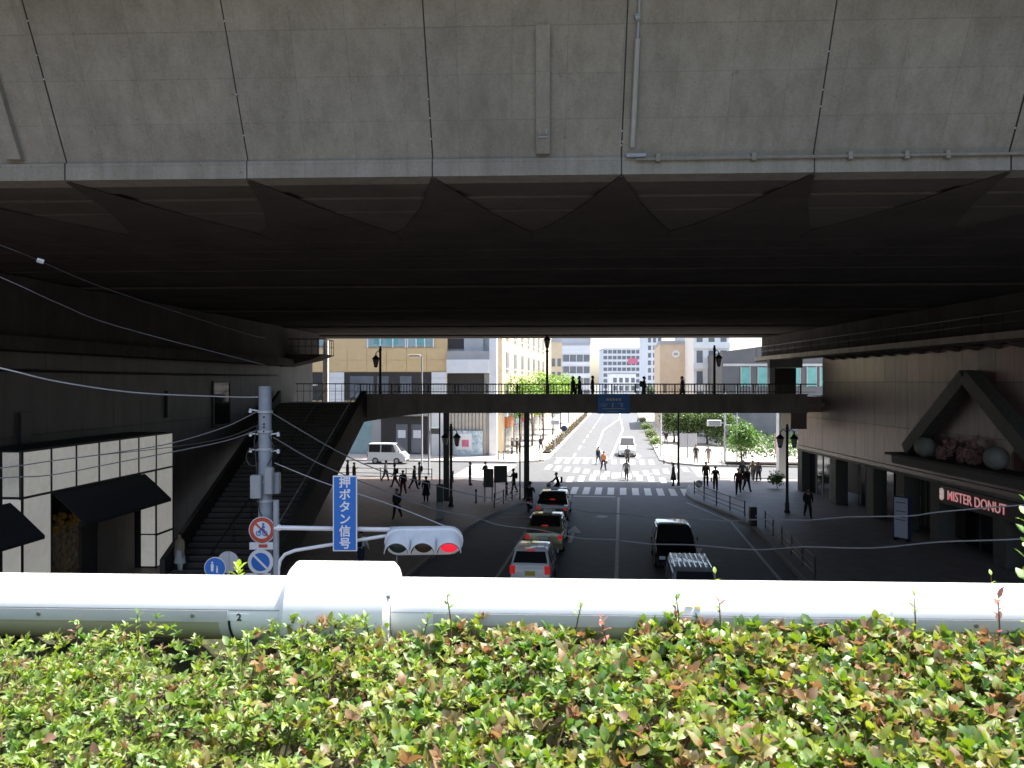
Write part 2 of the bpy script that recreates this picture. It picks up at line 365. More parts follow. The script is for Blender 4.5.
# the diagonal crossing of the scramble: two bands of bars laid on the slant
def diagonal(t0, t1, sa, sb, n, z=0.009):
    root = empty('diagonal_crosswalk'); tag(root, kind='structure')
    for k in range(n):
        f = (k + 0.5) / n; t = t0 + (t1 - t0) * f; s = sa + (sb - sa) * f
        q = [S(s - 1.7, t - 0.22), S(s - 1.7, t + 0.22), S(s + 1.7, t + 0.22), S(s + 1.7, t - 0.22)]
        o = MB(); o.add([(x, y, z) for x, y in q], [(0, 1, 2, 3)]); o.build('stripe', 'road_paint', root)
diagonal(-6.6, 4.6, 35.4, 25.4, 13); diagonal(-5.0, 6.0, 25.0, 35.0, 13, 0.014)
def line(path, wd, name, z=0.004, m='road_paint_worn', dash=None):
    root = MB()
    for i in range(len(path) - 1):
        a = Vector(S(*path[i])); c = Vector(S(*path[i+1])); L = (c - a).length; d = (c - a) / L; n_ = Vector((-d.y, d.x)) * wd / 2
        segs = [(0, L)] if not dash else [(x, min(x + dash[0], L)) for x in [k * sum(dash) for k in range(int(L / sum(dash)) + 1)]]
        for u0, u1 in segs:
            p = a + d * u0; q = a + d * u1
            root.add([(*(p - n_), z), (*(q - n_), z), (*(q + n_), z), (*(p + n_), z)], [(0, 1, 2, 3)])
    return tag(root.build(name, m), kind='structure')
line([(-40, 0), (17.2, 0)], 0.15, 'centre_line')
line([(-40, -4.6), (6, -4.55), (16.5, -4.3)], 0.13, 'lane_line')
line([(17.3, -4.3), (17.3, -0.2)], 0.4, 'stop_line')
line([(9, -4.5), (8.5, -6.6)], 0.12, 'bay_line'); line([(-8, 6.2), (9, 6.0), (15.5, 4.2)], 0.13, 'edge_line')
line([(43.5, -1.2), (58, -2.6), (90, -2.6), (130, -0.2), (400, 0)], 0.2, 'centre_line_far', m='road_paint')
line([(43.5, -0.9), (90, 0.4), (130, 0.0)], 0.2, 'gore_line_far', m='road_paint')
line([(44, -4.6), (300, -3.6)], 0.14, 'lane_line_far', m='road_paint', dash=(5, 5))
line([(43.6, -6.2), (43.6, -1.2)], 0.4, 'stop_line_far', m='road_paint')
# turn arrow on the far carriageway and the worn arrow near
def arrow(s0, t0, L, name, m, z=0.006):
    b = MB()
    for q in ([(0, -.09), (L*.6, -.09), (L*.6, .09), (0, .09)], [(L*.55, -.4), (L, 0), (L*.55, .4)]):
        b.add([(*S(s0 + u, t0 + v), z) for u, v in q], [tuple(range(len(q)))])
    return tag(b.build(name, m), kind='structure')
arrow(49, 1.8, -4.5, 'painted_arrow', 'road_paint'); arrow(2, -2.2, 4.5, 'painted_arrow', 'road_paint_worn'); arrow(4, 3.4, -4.5, 'painted_arrow', 'road_paint_worn')

# worn patches and manhole covers on the shaded carriageway
mat('asphalt_patch', (0.092, 0.093, 0.096), 0.8, 0.2, 4, 0.2)
for nm_, q_ in (('road_patch', [(-3.5, -3.9), (-3.5, -2.4), (6.5, -2.5), (6.5, -3.8)]), ('road_patch', [(10.5, -6.3), (10.5, -4.8), (15.5, -4.7), (15.5, -5.6)]), ('road_patch', [(27, -3), (27, 1.5), (28.4, 1.5), (28.4, -3)])):
    sheet(q_, 0.0025, nm_, 'asphalt_patch')
for (s_, t_0), lb_ in (((9.5, -0.9), 'round iron manhole cover left of the centre line'), ((1.0, 3.2), 'round iron manhole cover in the oncoming lane'), ((31.0, 2.4), 'round iron manhole cover in the sunlit crossing')):
    b = MB(); b.lathe((0, 0, 0), [(.01, 0), (.33, 0), (.33, .006), (.30, .007), (.29, .004), (.01, .005)], 24); o = b.build('manhole_cover', 'pole_grey'); o.location = S3(s_, t_0, 0.001); tag(o, lb_, 'manhole cover', 'manhole covers in the road')

# ================================================================== VIADUCT
mat_stained('soffit_lit', (0.165, 0.15, 0.133), (0.12, 0.11, 0.098), rough=1.0, streak=0.2, spec=0.0)  # lit tone of the soffit concrete, light put into the colour
mat_stained('soffit_shaded', (0.125, 0.112, 0.10), (0.085, 0.077, 0.07), rough=1.0, streak=0.2, spec=0.0)  # shaded tone of the same concrete, also for core and ribs
VY, ZS = 13.3, 10.93
via = thing('railway_viaduct', 'wide grey concrete railway viaduct spanning the street overhead', 'viaduct', (0, VY, 0), R(-2.4))
prof = [(0, ZS), (-0.004, 11.21), (0.05, 11.25), (-0.06, 11.45), (-0.31, 11.93), (-0.62, 12.53), (-0.87, 13.01), (-0.885, 13.03), (-1.13, 13.49), (-1.34, 13.79), (-2.9, 14.21)]
XJ, DX = -1.33, 3.14
def at_profile(z):
    for (y0, z0), (y1, z1) in zip(prof, prof[1:]):
        if z0 <= z <= z1: return y0 + (y1 - y0) * (z - z0) / (z1 - z0)
    return 0
for k in range(-11, 13):
    x0 = XJ + DX * k + 0.012; x1 = x0 + DX - 0.024; dy = rnd.uniform(-0.008, 0.008)
    poly = [(y + dy, z) for y, z in prof] + [(y + 0.32, z + 0.18) for y, z in reversed(prof[1:])] + [(0.5 + dy, ZS)]
    b = MB(); b.loft([[(x0, y, z) for y, z in poly], [(x1, y, z) for y, z in poly]]); b.build('fascia_panel', 'concrete_fascia', via)
XA, XB = XJ - DX * 11, XJ + DX * 13
b = MB(); b.box(XA, XB, -3.2, -2.9, 14.05, 16.6); b.build('parapet', 'concrete_grey', via)
b = MB(); b.box(XA, XB, -2.9, 49.6, 14.6, 15.4); b.build('deck_slab', 'concrete_grey', via)
b = MB(); b.box(XA, XB, 0.55, 49.2, ZS + 0.3, 14.6); b.build('girder_core', 'soffit_shaded', via)
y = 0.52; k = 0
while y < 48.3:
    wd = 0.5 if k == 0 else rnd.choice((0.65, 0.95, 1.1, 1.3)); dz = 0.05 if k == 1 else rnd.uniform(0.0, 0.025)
    b = MB(); b.box(XA, XB, y + 0.012, y + wd - 0.012, ZS + dz, ZS + 0.3); b.build('soffit_plank', 'soffit_lit' if y < 5.6 else 'soffit_shaded', via)  # front planks coloured paler for the light reaching the lip
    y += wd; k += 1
YEND = y
b = MB(); b.box(XA, XB, YEND, YEND + 0.5, ZS - 0.02, 16.2); b.build('rear_fascia', 'concrete_grey', via)
for k in range(-10, 13):      # dark plates under the joints standing for shadow wedges: a point at the edge, widening inwards
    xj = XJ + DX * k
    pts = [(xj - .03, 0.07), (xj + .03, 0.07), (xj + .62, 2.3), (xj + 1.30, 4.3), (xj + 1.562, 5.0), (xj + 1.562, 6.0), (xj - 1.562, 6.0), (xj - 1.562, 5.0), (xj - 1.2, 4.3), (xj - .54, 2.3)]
    b = MB(); b.prism(pts, ZS - 0.022, ZS - 0.003); b.build('shade_wedge', 'soffit_shaded', via)
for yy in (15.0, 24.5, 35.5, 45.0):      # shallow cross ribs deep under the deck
    b = MB(); b.box(XA, XB, yy, yy + 0.6, ZS - 0.08, ZS - 0.004); b.build('cross_rib', 'soffit_shaded', via)
def strip(x, wd, z0, z1, out, name, m, par=via):
    zs = [z0 + (z1 - z0) * i / 10 for i in range(11)]; b = MB()
    b.loft([[(x - wd/2, at_profile(z) + .06, z), (x + wd/2, at_profile(z) + .06, z), (x + wd/2, at_profile(z) - out, z), (x - wd/2, at_profile(z) - out, z)] for z in zs])
    return b.build(name, m, par)
p1_ = strip(0.515, 0.22, 11.27, 13.0, 0.10, 'pilaster', 'concrete_fascia'); strip(-8.45, 0.26, 11.27, 12.9, 0.14, 'pilaster', 'concrete_fascia')
b = MB()
for dx in (-.055, .055): b.tube([(0.515 + dx, at_profile(11.57) - .115, 11.54), (0.515 + dx, at_profile(11.57) - .115, 11.62)], 0.014, 6)
b.box(0.44, 0.59, at_profile(11.5) - .13, at_profile(11.5) - .08, 11.49, 11.508); b.build('bracket', 'pole_grey', p1_)
b = MB(); zs = [11.36 + i * 0.145 for i in range(11)]
b.tube([(1.98, at_profile(z) - .075, z) for z in zs], 0.042, 8); b.build('drain_pipe', 'pipe_pale', via, smooth=True)
b = MB(); b.tube([(1.98, at_profile(z) - .06, z) for z in (12.81, 12.95, 13.13, 13.3, 13.49)], 0.022, 6); b.tube([(1.92, at_profile(13.08) - .06, 13.07), (1.99, at_profile(13.08) - .06, 13.09)], 0.06, 8); b.build('pipe_clamp', 'pole_grey', via)
b = MB(); b.box(1.88, 2.20, -.11, .03, 11.19, 11.245); b.build('junction_box', 'pole_grey', via)
b = MB(); b.tube([(2.04, -.06, 11.16), (10.8, -.06, 11.19), (19, -.06, 11.21)], 0.026, 6)
for x in [2.4, 3.95, 5.5, 6.4, 7.05, 8.6, 10.2]: b.box(x - .035, x + .035, -.10, 0.0, 11.115, 11.24)
b.build('conduit', 'concrete_fascia', via)
for k in range(-3, 5):      # a few bolt heads sitting in the joints
    for j in range(3):
        z = rnd.uniform(11.4, 13.4); b = MB(); b.sphere((XJ + DX*k + rnd.uniform(-.01, .01), at_profile(z) - .006, z), 0.014, 6, 4); b.build('joint_bolt', 'galvanised', via)
for k in range(-10, 13):
    b = MB(); b.tube([(XJ + DX*k, at_profile(z) + .010, z) for z in (10.95, 11.21, 11.25, 11.45, 11.93, 12.53, 13.01, 13.49, 13.78)], 0.017, 5); b.build('joint_seal', 'trim_black', via)

# ================================================================== RIGHT BUILDING (brown stone cladding)
WX = 19.5
rb = thing('station_building', 'brown stone clad station building on the right under the viaduct', 'building', (WX, 0, 0))
b = MB(); b.box(0.06, 30, -45, 50.2, 3.25, 10.9); b.build('wall_core', 'wall_joint', rb)  # near end lengthened out of view to cut sky light
b = MB(); b.box(0.061, 30, 50.2, 54.6, 3.25, 6.6); b.build('wing_core', 'wall_joint', rb)
b = MB(); b.box(0.4, 30, -45, 8, 10.9, 20); b.build('sky_blocker', 'brown_granite', rb)  # added mass out of view, lowers sky light under the viaduct
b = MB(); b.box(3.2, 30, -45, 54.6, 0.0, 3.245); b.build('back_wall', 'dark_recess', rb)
rows = [(3.22, 5.2), (5.2, 7.5), (7.5, 9.0)]
cols = []; yy = 50.25
while yy > 22: cols.append((yy - 1.2, yy)); yy -= 1.2
for y0, y1 in cols:
    for r, (z0, z1) in enumerate(rows):
        v = rnd.random(); m = ('brown_granite', 'brown_granite_dark', 'brown_granite')[r]
        if r == 2 and y0 > 43: m = 'brown_granite_warm'
        elif v < 0.22: m = 'brown_granite_dark'
        d = rnd.uniform(0, 0.006)
        b = MB(); b.box(-d, 0.055, y0 + 0.009, y1 - 0.009, z0 + 0.011, z1 - 0.011); b.build('cladding_panel', m, rb)
for y0, y1 in [(50.27 + 1.08*i, 50.27 + 1.08*(i + 1)) for i in range(4)]:
    for z0, z1 in ((3.22, 5.2), (5.2, 6.6)):
        b = MB(); b.box(0, 0.058, y0 + 0.009, y1 - 0.009, z0 + 0.011, z1 - 0.011); b.build('cladding_panel', 'brown_granite', rb)
b = MB(); b.box(-0.10, 0.3, 22, 54.7, 3.02, 3.215); b.build('cornice', 'brown_granite_warm', rb)
b = MB(); b.box(-0.02, 3.2, 22, 54.6, 2.86, 3.018); b.build('canopy_soffit', 'concrete_grey', rb)
for yc in (54.2, 48.6, 43.6, 40.2, 36.9, 32.0, 27.5):
    b = MB(); b.bbox(0.0, 0.75, yc - .42, yc + .42, 0.12, 2.858, .02); b.build('pillar', 'stucco_dark', rb)
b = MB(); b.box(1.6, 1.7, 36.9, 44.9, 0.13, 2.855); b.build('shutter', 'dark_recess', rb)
for i in range(14):
    yc = 38.1 + i * 0.52
    b = MB(); b.box(1.56, 1.598, yc - .06, yc + .06, 0.14, 2.85); b.build('glazing_bar', 'stucco_dark', rb)
b = MB(); b.box(0.5, 0.52, 49.1, 53.7, 0.13, 2.85); b.build('shop_window', 'glass_dark', rb)
for yc in (50.2, 51.4, 52.5):
    b = MB(); b.box(0.46, 0.5, yc - .05, yc + .05, 0.13, 2.85); b.build('window_bar', 'pole_grey', rb)
b = MB(); b.box(1.5, 1.52, 44.0, 48.1, 0.13, 2.85); b.build('shop_window', 'glass_dark', rb)
for yc in (46.2, 47.4, 48.4):
    b = MB(); b.box(1.46, 1.5, yc - .04, yc + .04, 0.13, 2.85); b.build('window_bar', 'pole_grey', rb)
b = MB(); b.box(1.44, 1.46, 46.5, 46.8, 1.0, 2.4); b.build('window_poster', 'board_white', rb)
b = MB(); b.box(1.2, 1.24, 27.9, 31.6, 0.13, 2.0); b.box(1.2, 1.24, 32.4, 36.5, 0.13, 2.0); b.build('shop_window', 'glass_dark', rb)
for yc in (28.9, 30.2, 33.4, 34.3, 35.3):
    b = MB(); b.box(1.15, 1.2, yc - .05, yc + .05, 0.13, 2.0); b.build('window_bar', 'stucco_dark', rb)
# shop fascia sign
sg = MB(); sg.bbox(-0.05, 0.12, 28.6, 36.4, 2.02, 2.84, .01); sgn = sg.build('shop_sign', 'trim_black', rb)
text_mesh('MISTER DONUT', 0.60, 'lettering', 'donut_red', sgn, (-0.075, 33.55, 2.44), (R(90), 0, R(-90)), 0.012, xscale=1.0, spacing=1.0, bold=0.012)
_core = text_mesh('MISTER DONUT', 0.60, 'lettering_core', 'donut_white', sgn, (-0.085, 33.55, 2.44), (R(90), 0, R(-90)), 0.012, xscale=1.0, spacing=1.0, bold=-0.008)
tag(_core, kind='stuff')
b = MB(); b.tube([(-.07, 36.25, 2.44 - .24), (-.07, 36.25, 2.44 + .24)], 0.05, 6); b.tube([(-.07, 36.05, 2.44 - .2), (-.07, 36.05, 2.44 + .2)], 0.05, 6)
for i in range(3): b.sphere((-.07, 36.15, 2.25 + i*.19), .09, 8, 6)
b.build('logo_mark', 'donut_white', sgn)
# pediment ornament with two stone balls and pink relief
def beam(p, q, wd, x0, x1, name, m, par):
    p = Vector((0, *p)); q = Vector((0, *q)); d = (q - p).normalized(); n = Vector((0, -d.z, d.y)) * wd / 2
    b = MB(); b.hexa([(x0, *(p - n).yz), (x1, *(p - n).yz), (x1, *(q - n).yz), (x0, *(q - n).yz), (x0, *(p + n).yz), (x1, *(p + n).yz), (x1, *(q + n).yz), (x0, *(q + n).yz)])
    return b.build(name, m, par)
pd = thing('pediment_ornament', 'grey triangular pediment ornament mounted on the brown stone wall', 'ornament', (WX, 0, 0))
beam((38.6, 4.25), (33.6, 7.75), 0.62, -0.62, -0.01, 'pediment_beam', 'stucco_dark', pd)
beam((28.4, 4.25), (33.45, 7.72), 0.62, -0.66, -0.012, 'pediment_beam', 'stucco_dark', pd)
b = MB(); b.box(-0.95, -0.013, 27.9, 39.1, 3.55, 3.95); b.build('pediment_ledge', 'stucco_dark', pd)
b = MB(); b.box(-1.15, -0.014, 27.6, 39.4, 3.955, 4.06); b.build('ledge_cap', 'dark_recess', pd)
tag((lambda b: b.build('stone_ball', 'stone_ball', pd, smooth=True))(MB().sphere((-0.55, 36.7, 4.52), .46, 20, 14)))
MB().sphere((-0.55, 31.3, 4.52), .46, 20, 14).build('stone_ball', 'stone_ball', pd, smooth=True)
for i in range(46):
    yy = rnd.uniform(32.4, 35.9); zz = 4.15 + rnd.random() * (1.15 - abs(yy - 34.1) * .35)
    b = MB(); r_ = rnd.uniform(.11, .2); n_ = 5
    for k in range(n_):
        an = 2*math.pi*k/n_ + i; b.sphere((-.25 - rnd.uniform(0, .2), yy + r_*.7*math.cos(an), zz + r_*.7*math.sin(an)), r_*.55, 6, 4)
    b.build('relief_blossom', 'pink_relief', pd)
# ledge with walkway brackets along the wall head
lr = thing('maintenance_walkway', 'dark maintenance walkway running along the head of the brown wall', 'walkway', (WX, 0, 0))
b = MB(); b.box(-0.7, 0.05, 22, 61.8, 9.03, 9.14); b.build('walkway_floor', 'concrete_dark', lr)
b = MB(); b.box(-0.75, -0.62, 22, 61.9, 9.141, 9.42); b.build('edge_beam', 'bridge_steel', lr)
for i in range(18):
    yc = 23 + i * 1.5; b = MB(); b.hexa([(-0.6, yc - .12, 8.97), (-0.02, yc - .12, 8.82), (-0.02, yc + .12, 8.82), (-0.6, yc + .12, 8.97), (-0.6, yc - .12, 9.028), (-.02, yc - .12, 9.028), (-.02, yc + .12, 9.028), (-0.6, yc + .12, 9.028)]); b.build('bracket', 'concrete_dark', lr)
b = MB(); b.tube([(-.68, 22, 10.15), (-.68, 61.8, 10.15)], .03, 6); b.tube([(-.68, 22, 9.8), (-.68, 61.8, 9.8)], .02, 6); b.tube([(-.68, 61.8, 10.15), (.4, 61.8, 10.15)], .03, 6); b.build('hand_rail', 'black_iron', lr)
b = MB()
for i in range(29): b.tube([(-.68, 22.2 + i*1.41, 9.42), (-.68, 22.2 + i*1.41, 10.15)], .022, 5)
b.build('rail_posts', 'black_iron', lr)
b = MB(); b.box(-0.3, 0.05, 22, 61.5, 9.15, 10.9); b.build('duct', 'concrete_dark', lr)
# end wall with the doorway the footbridge leads to
ew = thing('bridge_head_wall', 'concrete bridge head wall with dark doorway at the right end', 'wall', (0, 0, 0))
b = MB(); b.box(17.2, 19.4, 53.4, 53.9, 8.45, 9.02); b.build('lintel', 'concrete_grey', ew)
b = MB(); b.box(17.2, 17.55, 53.4, 53.9, 5.7, 8.445); b.build('jamb', 'concrete_pale', ew)
b = MB(); b.box(17.552, 19.0, 53.5, 53.7, 6.2, 8.44); b.build('door_panel', 'dark_recess', ew)
b = MB(); b.box(17.5, 18.5, 50.2, 52.0, 4.55, 5.55); b.build('corbel', 'brown_granite_dark', ew)
b = MB(); b.bbox(20.7, 21.4, 62.0, 62.7, 0.12, 8.4, .02); b.build('column', 'white_wall', ew)
b = MB(); b.box(18.3, 19.53, 50.45, 53.3, 5.6, 6.6); b.build('plinth', 'brown_granite', ew)

# ================================================================== LEFT BUILDING
LB = (-16.35, 25.6, 0); LRZ = -math.atan(0.0725)
lb = thing('stone_building', 'dark stone faced building along the left side under the viaduct', 'building', LB, LRZ)
b = MB(); b.box(-30, -0.06, -60, 25, 0, 10.9); b.build('wall_core', 'wall_joint', lb)  # near end drawn out past the view to cut sky light
b = MB(); b.box(-30, -0.05, 25.0, 31.2, 5.4, 10.9); b.build('bridge_wing', 'left_cladding', lb)
b = MB(); b.box(-30, -0.3, -60, -17, 10.9, 20); b.build('sky_blocker', 'left_cladding', lb)  # unseen mass added on the left too, holds back sky light
yy = -6.0
while yy < 24.9:
    for z0, z1 in ((0.02, 2.9), (2.9, 5.7), (5.7, 8.5)):
        if z0 == 5.7 and 15.0 < yy + 1 < 17.2: z1 = 8.5
        d = rnd.uniform(0, .006); b = MB(); b.box(-0.055, d, yy + .008, yy + 2.05 - .008, z0 + .01, z1 - .01); b.build('cladding_panel', 'left_cladding', lb)
    yy += 2.05
b = MB(); b.box(0.01, 0.05, 15.2, 17.1, 5.3, 7.45); wn = b.build('window', 'glass_dark', lb)
b = MB(); b.box(0.012, 0.09, 15.1, 15.2, 5.2, 7.55); b.box(0.012, 0.09, 17.1, 17.2, 5.2, 7.55); b.box(0.012, 0.09, 15.1, 17.2, 7.452, 7.56); b.box(0.012, 0.12, 15.1, 17.2, 5.15, 5.298); b.build('window_frame', 'trim_black', wn)
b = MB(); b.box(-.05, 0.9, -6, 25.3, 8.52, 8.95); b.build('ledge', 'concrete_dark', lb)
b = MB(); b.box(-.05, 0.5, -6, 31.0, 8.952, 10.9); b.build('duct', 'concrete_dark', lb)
b = MB(); b.tube([(0.1, -6, 7.9), (0.1, 8, 7.85), (0.1, 24, 7.9)], .05, 6); b.build('conduit', 'trim_black', lb)
for yc, zc in ((1.0, 6.3), (10.6, 6.9)):
    b = MB(); b.box(.01, .14, yc - .25, yc + .25, zc - 1.0, zc + .2); b.build('wall_vent', 'trim_black', lb)
# left walkway end with railing at the head of the stairs
lw = thing('walkway_balcony', 'small concrete balcony with black railing above the stair head', 'balcony', (0, 0, 0))
b = MB(); b.hexa([(-15.0, 50.2, 8.35), (-12.6, 50.2, 8.9), (-12.6, 53.0, 8.9), (-15.0, 53.0, 8.35), (-15.0, 50.2, 9.25), (-11.75, 50.2, 9.25), (-11.75, 53.0, 9.25), (-15.0, 53.0, 9.25)]); b.build('balcony_floor', 'concrete_dark', lw)
b = MB(); b.tube([(-15, 50.3, 10.2), (-11.8, 50.3, 10.2), (-11.8, 52.9, 10.2)], .035, 6); b.tube([(-15, 50.3, 9.75), (-11.8, 50.3, 9.75), (-11.8, 52.9, 9.75)], .02, 6)
for i in range(9): b.tube([(-15 + i*.4, 50.3, 9.25), (-15 + i*.4, 50.3, 10.2)], .02, 5)
for i in range(5): b.tube([(-11.8, 50.5 + i*.6, 9.25), (-11.8, 50.5 + i*.6, 10.2)], .02, 5)
b.build('railing', 'black_iron', lw)
b = MB(); b.bbox(-15.05, -14.65, 63.6, 64.0, 0.0, 10.9, .02); tag(b.build('viaduct_column', 'white_wall'), 'slim pale concrete column behind the stair head railing', 'column')

# ------------------------------------------------------------------ shop front of luminous panels, in the left building's frame
sf = thing('storefront', 'storefront of glowing white panels in black frames at left', 'storefront', (-14.0, 33.0, 0), LRZ)
bays = [0.0]; wd = [1.33, 1.284, 1.284, 1.284, 1.284, 1.284, 1.34]
for w_ in wd: bays.append(bays[-1] - w_)
ZT, ZM, ZL, ZB = 5.42, 4.02, 1.45, 0.16
def panel(x0, x1, y0, y1, z0, z1, m='shop_panel'):
    b = MB(); b.box(x0, x1, y0, y1, z0, z1); return b.build('light_panel', m, sf)
mg = 0.035
b = MB(); b.box(-1.9, -0.07, bays[7], bays[0], ZM - .06, ZT + .02); b.build('lintel_box', 'shop_mullion', sf)
for y1_, y0_ in ((bays[0], bays[1]), (bays[6], bays[7])):
    b = MB(); b.box(-1.9, -0.07, y0_ + .07, y1_ - .02, 0.0, ZM - .061); b.build('pier', 'shop_mullion', sf)
for i in range(7): panel(-0.07, 0.0, bays[i+1] + mg, bays[i] - mg, ZM + mg, ZT - mg)
for i in (0, 6):
    panel(-0.07, 0.0, bays[i+1] + mg, bays[i] - mg, ZL + mg, ZM - mg)
    panel(-0.07, 0.0, bays[i+1] + mg, bays[i] - mg, ZB + mg, ZL - mg)
for i in (1, 7):        # jambs turned to the viewer
    ya = bays[i]
    for z0, z1 in ((ZM, ZT), (ZL, ZM), (ZB, ZL)):
        if i == 1 and z0 == ZM: continue
        panel(-0.62, -0.10, ya - .0, ya + .069, z0 + mg, z1 - mg)
for yb_ in bays:
    b = MB(); zlo = ZM if yb_ not in (bays[0], bays[1], bays[6], bays[7]) else .1; b.box(-.02, .022, yb_ - .033, yb_ + .033, zlo, ZT); b.build('mullion', 'shop_mullion', sf)
for z_ in (ZT, ZM):
    b = MB(); b.box(-.02, .024, bays[7] - .05, bays[0] + .05, z_ - .035, z_ + .035); b.build('transom', 'shop_mullion', sf)
for i_ in (0, 6):
    b = MB(); b.box(-.02, .024, bays[i_+1] + .05, bays[i_] - .05, ZL - .04, ZL + .04); b.build('transom', 'shop_mullion', sf)
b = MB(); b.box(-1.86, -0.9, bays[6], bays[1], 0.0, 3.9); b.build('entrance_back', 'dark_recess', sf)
b = MB(); b.box(-0.899, -0.86, bays[3] + .1, bays[1] - .05, 0.12, 3.0); b.build('curtain', 'curtain', sf)
b = MB(); b.box(-0.898, -0.86, bays[6] + .9, bays[4] + .2, 0.5, 2.75); b.build('display_poster', 'poster_mix', sf)
b = MB(); b.box(-0.898, -0.83, bays[4] + .21, bays[4] + .32, 0.1, 3.2); b.box(-0.898, -0.83, bays[6] + .75, bays[6] + .87, 0.1, 3.2); b.build('door_frame', 'stucco_dark', sf)
for i in range(26):
    b = MB(); yy = rnd.uniform(bays[6] + 1.2, bays[6] + 2.6); b.sphere((-.78 + rnd.uniform(-.08, .1), yy, 2.75 + rnd.uniform(-.25, .3)), rnd.uniform(.06, .12), 6, 4); b.build('flower', 'flower_gold', sf)
def awning(y0, y1, lab):
    a = thing('shop_awning', lab, 'awning', (-14.0, 33.0, 0), LRZ, 'navy awnings on the shop front')
    n = 6; b = MB()
    top = [(0.03, ZM - 0.05), (0.4, 3.66), (0.75, 3.34), (1.08, 3.04)]
    b.loft([[(x, y0, z) for x, z in top] + [(x - .02, y0, z - .03) for x, z in reversed(top)], [(x, y1, z) for x, z in top] + [(x - .02, y1, z - .03) for x, z in reversed(top)]])
    b.build('canopy', 'awning', a)
    b = MB(); b.box(1.065, 1.085, y0, y1, 2.93, 3.035); b.build('valance', 'awning', a)
    for yy in (y0, y1):
        b = MB(); b.tube([(0.02, yy, 2.95), (1.06, yy, 2.98)], .02, 5); b.build('awning_arm', 'trim_black', a)
    return a
awning(bays[6] + .05, bays[1] - .9, 'dark navy awning over the shop entrance between the white panels')
awning(bays[7] - 5.4, bays[7] - .55, 'dark navy awning cut by the left edge of the picture')
# ================================================================== FOOTBRIDGE AND STAIR
fb = thing('footbridge', 'dark steel pedestrian bridge crossing the street beneath the viaduct', 'footbridge', (0, 0, 0))
FX0, FX1, FY0, FY1, FZ = -9.4, 18.29, 49.5, 53.0, 6.2
b = MB(); b.box(FX0, FX1, FY0, FY0 + .35, 5.62, 6.70); gd = b.build('girder', 'bridge_steel', fb)
b = MB(); b.box(FX0, FX1, FY1 - .35, FY1, 5.62, 6.70); b.build('girder', 'bridge_steel', fb)
for i in range(14):
    x = FX0 + 1.0 + i * 2.0; b = MB(); b.box(x - .03, x + .03, FY0 - .06, FY0 - .002, 5.68, 6.64); b.build('stiffener', 'bridge_steel', gd)
b = MB(); b.box(FX0, FX1, FY0 - .10, FY0 + .40, 6.702, 6.76); b.box(FX0, FX1, FY0 - .10, FY0 - .002, 5.58, 5.64); b.build('girder_flange', 'bridge_steel', fb)
b = MB(); b.box(FX0 - 4.9, FX1 + 1.2, FY0 + .352, FY1 - .352, 5.95, FZ); b.build('bridge_floor', 'paving_grey', fb)
for yy in (FY0 + .15, FY1 - .15):
    b = MB(); b.box(FX0 - .2, FX1 + .6, yy - .035, yy + .035, 7.33, 7.40); b.build('hand_rail', 'black_iron', fb)
    b = MB(); b.box(FX0 - .2, FX1 + .6, yy - .02, yy + .02, 6.86, 6.89); b.build('lower_rail', 'black_iron', fb)
    b = MB(); n = int((FX1 - FX0) / .19)
    for i in range(n): x = FX0 + i * .19; b.box(x - .012, x + .012, yy - .012, yy + .012, 6.761, 7.33)
    tag(b.build('balusters', 'black_iron', fb), kind='stuff')
    for i in range(15):
        x = FX0 + i * 1.95; b = MB(); b.box(x - .035, x + .035, yy - .03, yy + .03, 6.762, 7.36); b.build('rail_post', 'black_iron', fb)
b = MB(); n = 12      # haunch where the bridge meets the stair
top = [(FX0 + 5.2 * i / n, 5.61) for i in range(n + 1)]; bot = [(FX0 + 5.2 * i / n, 5.60 - 0.62 * (1 - i / n) ** 1.6) for i in range(n + 1)]
pl = top + bot[::-1]
b.loft([[(x, FY0 + .05, z) for x, z in pl], [(x, FY0 + .34, z) for x, z in pl]]); b.build('haunch', 'bridge_steel', fb)
for x, wd, yy in ((-4.1, .36, 50.0), (0.92, .34, 50.4)):
    b = MB(); b.bbox(x - wd/2, x + wd/2, yy - wd/2, yy + wd/2, .12, 5.6, .02); b.bbox(x - .3, x + .3, yy - .3, yy + .3, .121, .2, .01); b.build('column', 'black_iron', fb)
    b = MB(); b.tube([(x - .42, yy, .12), (x - .42, yy, 5.6)], .05, 8); b.build('rain_pipe', 'black_iron', fb)
# blue route sign on the girder (lettering in the photograph is too blurred to read: pale rows only)
rs = thing('route_sign', 'blue guide sign hanging on the dark footbridge girder', 'sign', (6.27, FY0 - .16, 6.10))
b = MB(); b.bbox(-1.0, 1.0, -.03, .03, -.55, .62, .01); b.build('sign_face', 'route_blue', rs)
b = MB()
for i in range(5): b.box(-.45 + i*.19, -.30 + i*.19, -.036, -.032, .24, .40)
for x0, x1, z0, z1 in ((-.80, -.35, .02, .06), (-.80, -.45, -.10, -.06), (-.10, -.02, -.16, .12), (.28, .58, .05, .09), (.45, .55, -.14, .05), (-.70, .70, -.27, -.21), (-.40, .30, -.44, -.41)): b.box(x0, x1, -.036, -.032, z0, z1)
b.build('lettering', 'sign_white', rs)
b = MB(); b.box(-.8, -.7, .031, .10, -.5, .6); b.box(.7, .8, .031, .10, -.5, .6); b.build('bracket', 'trim_black', rs)
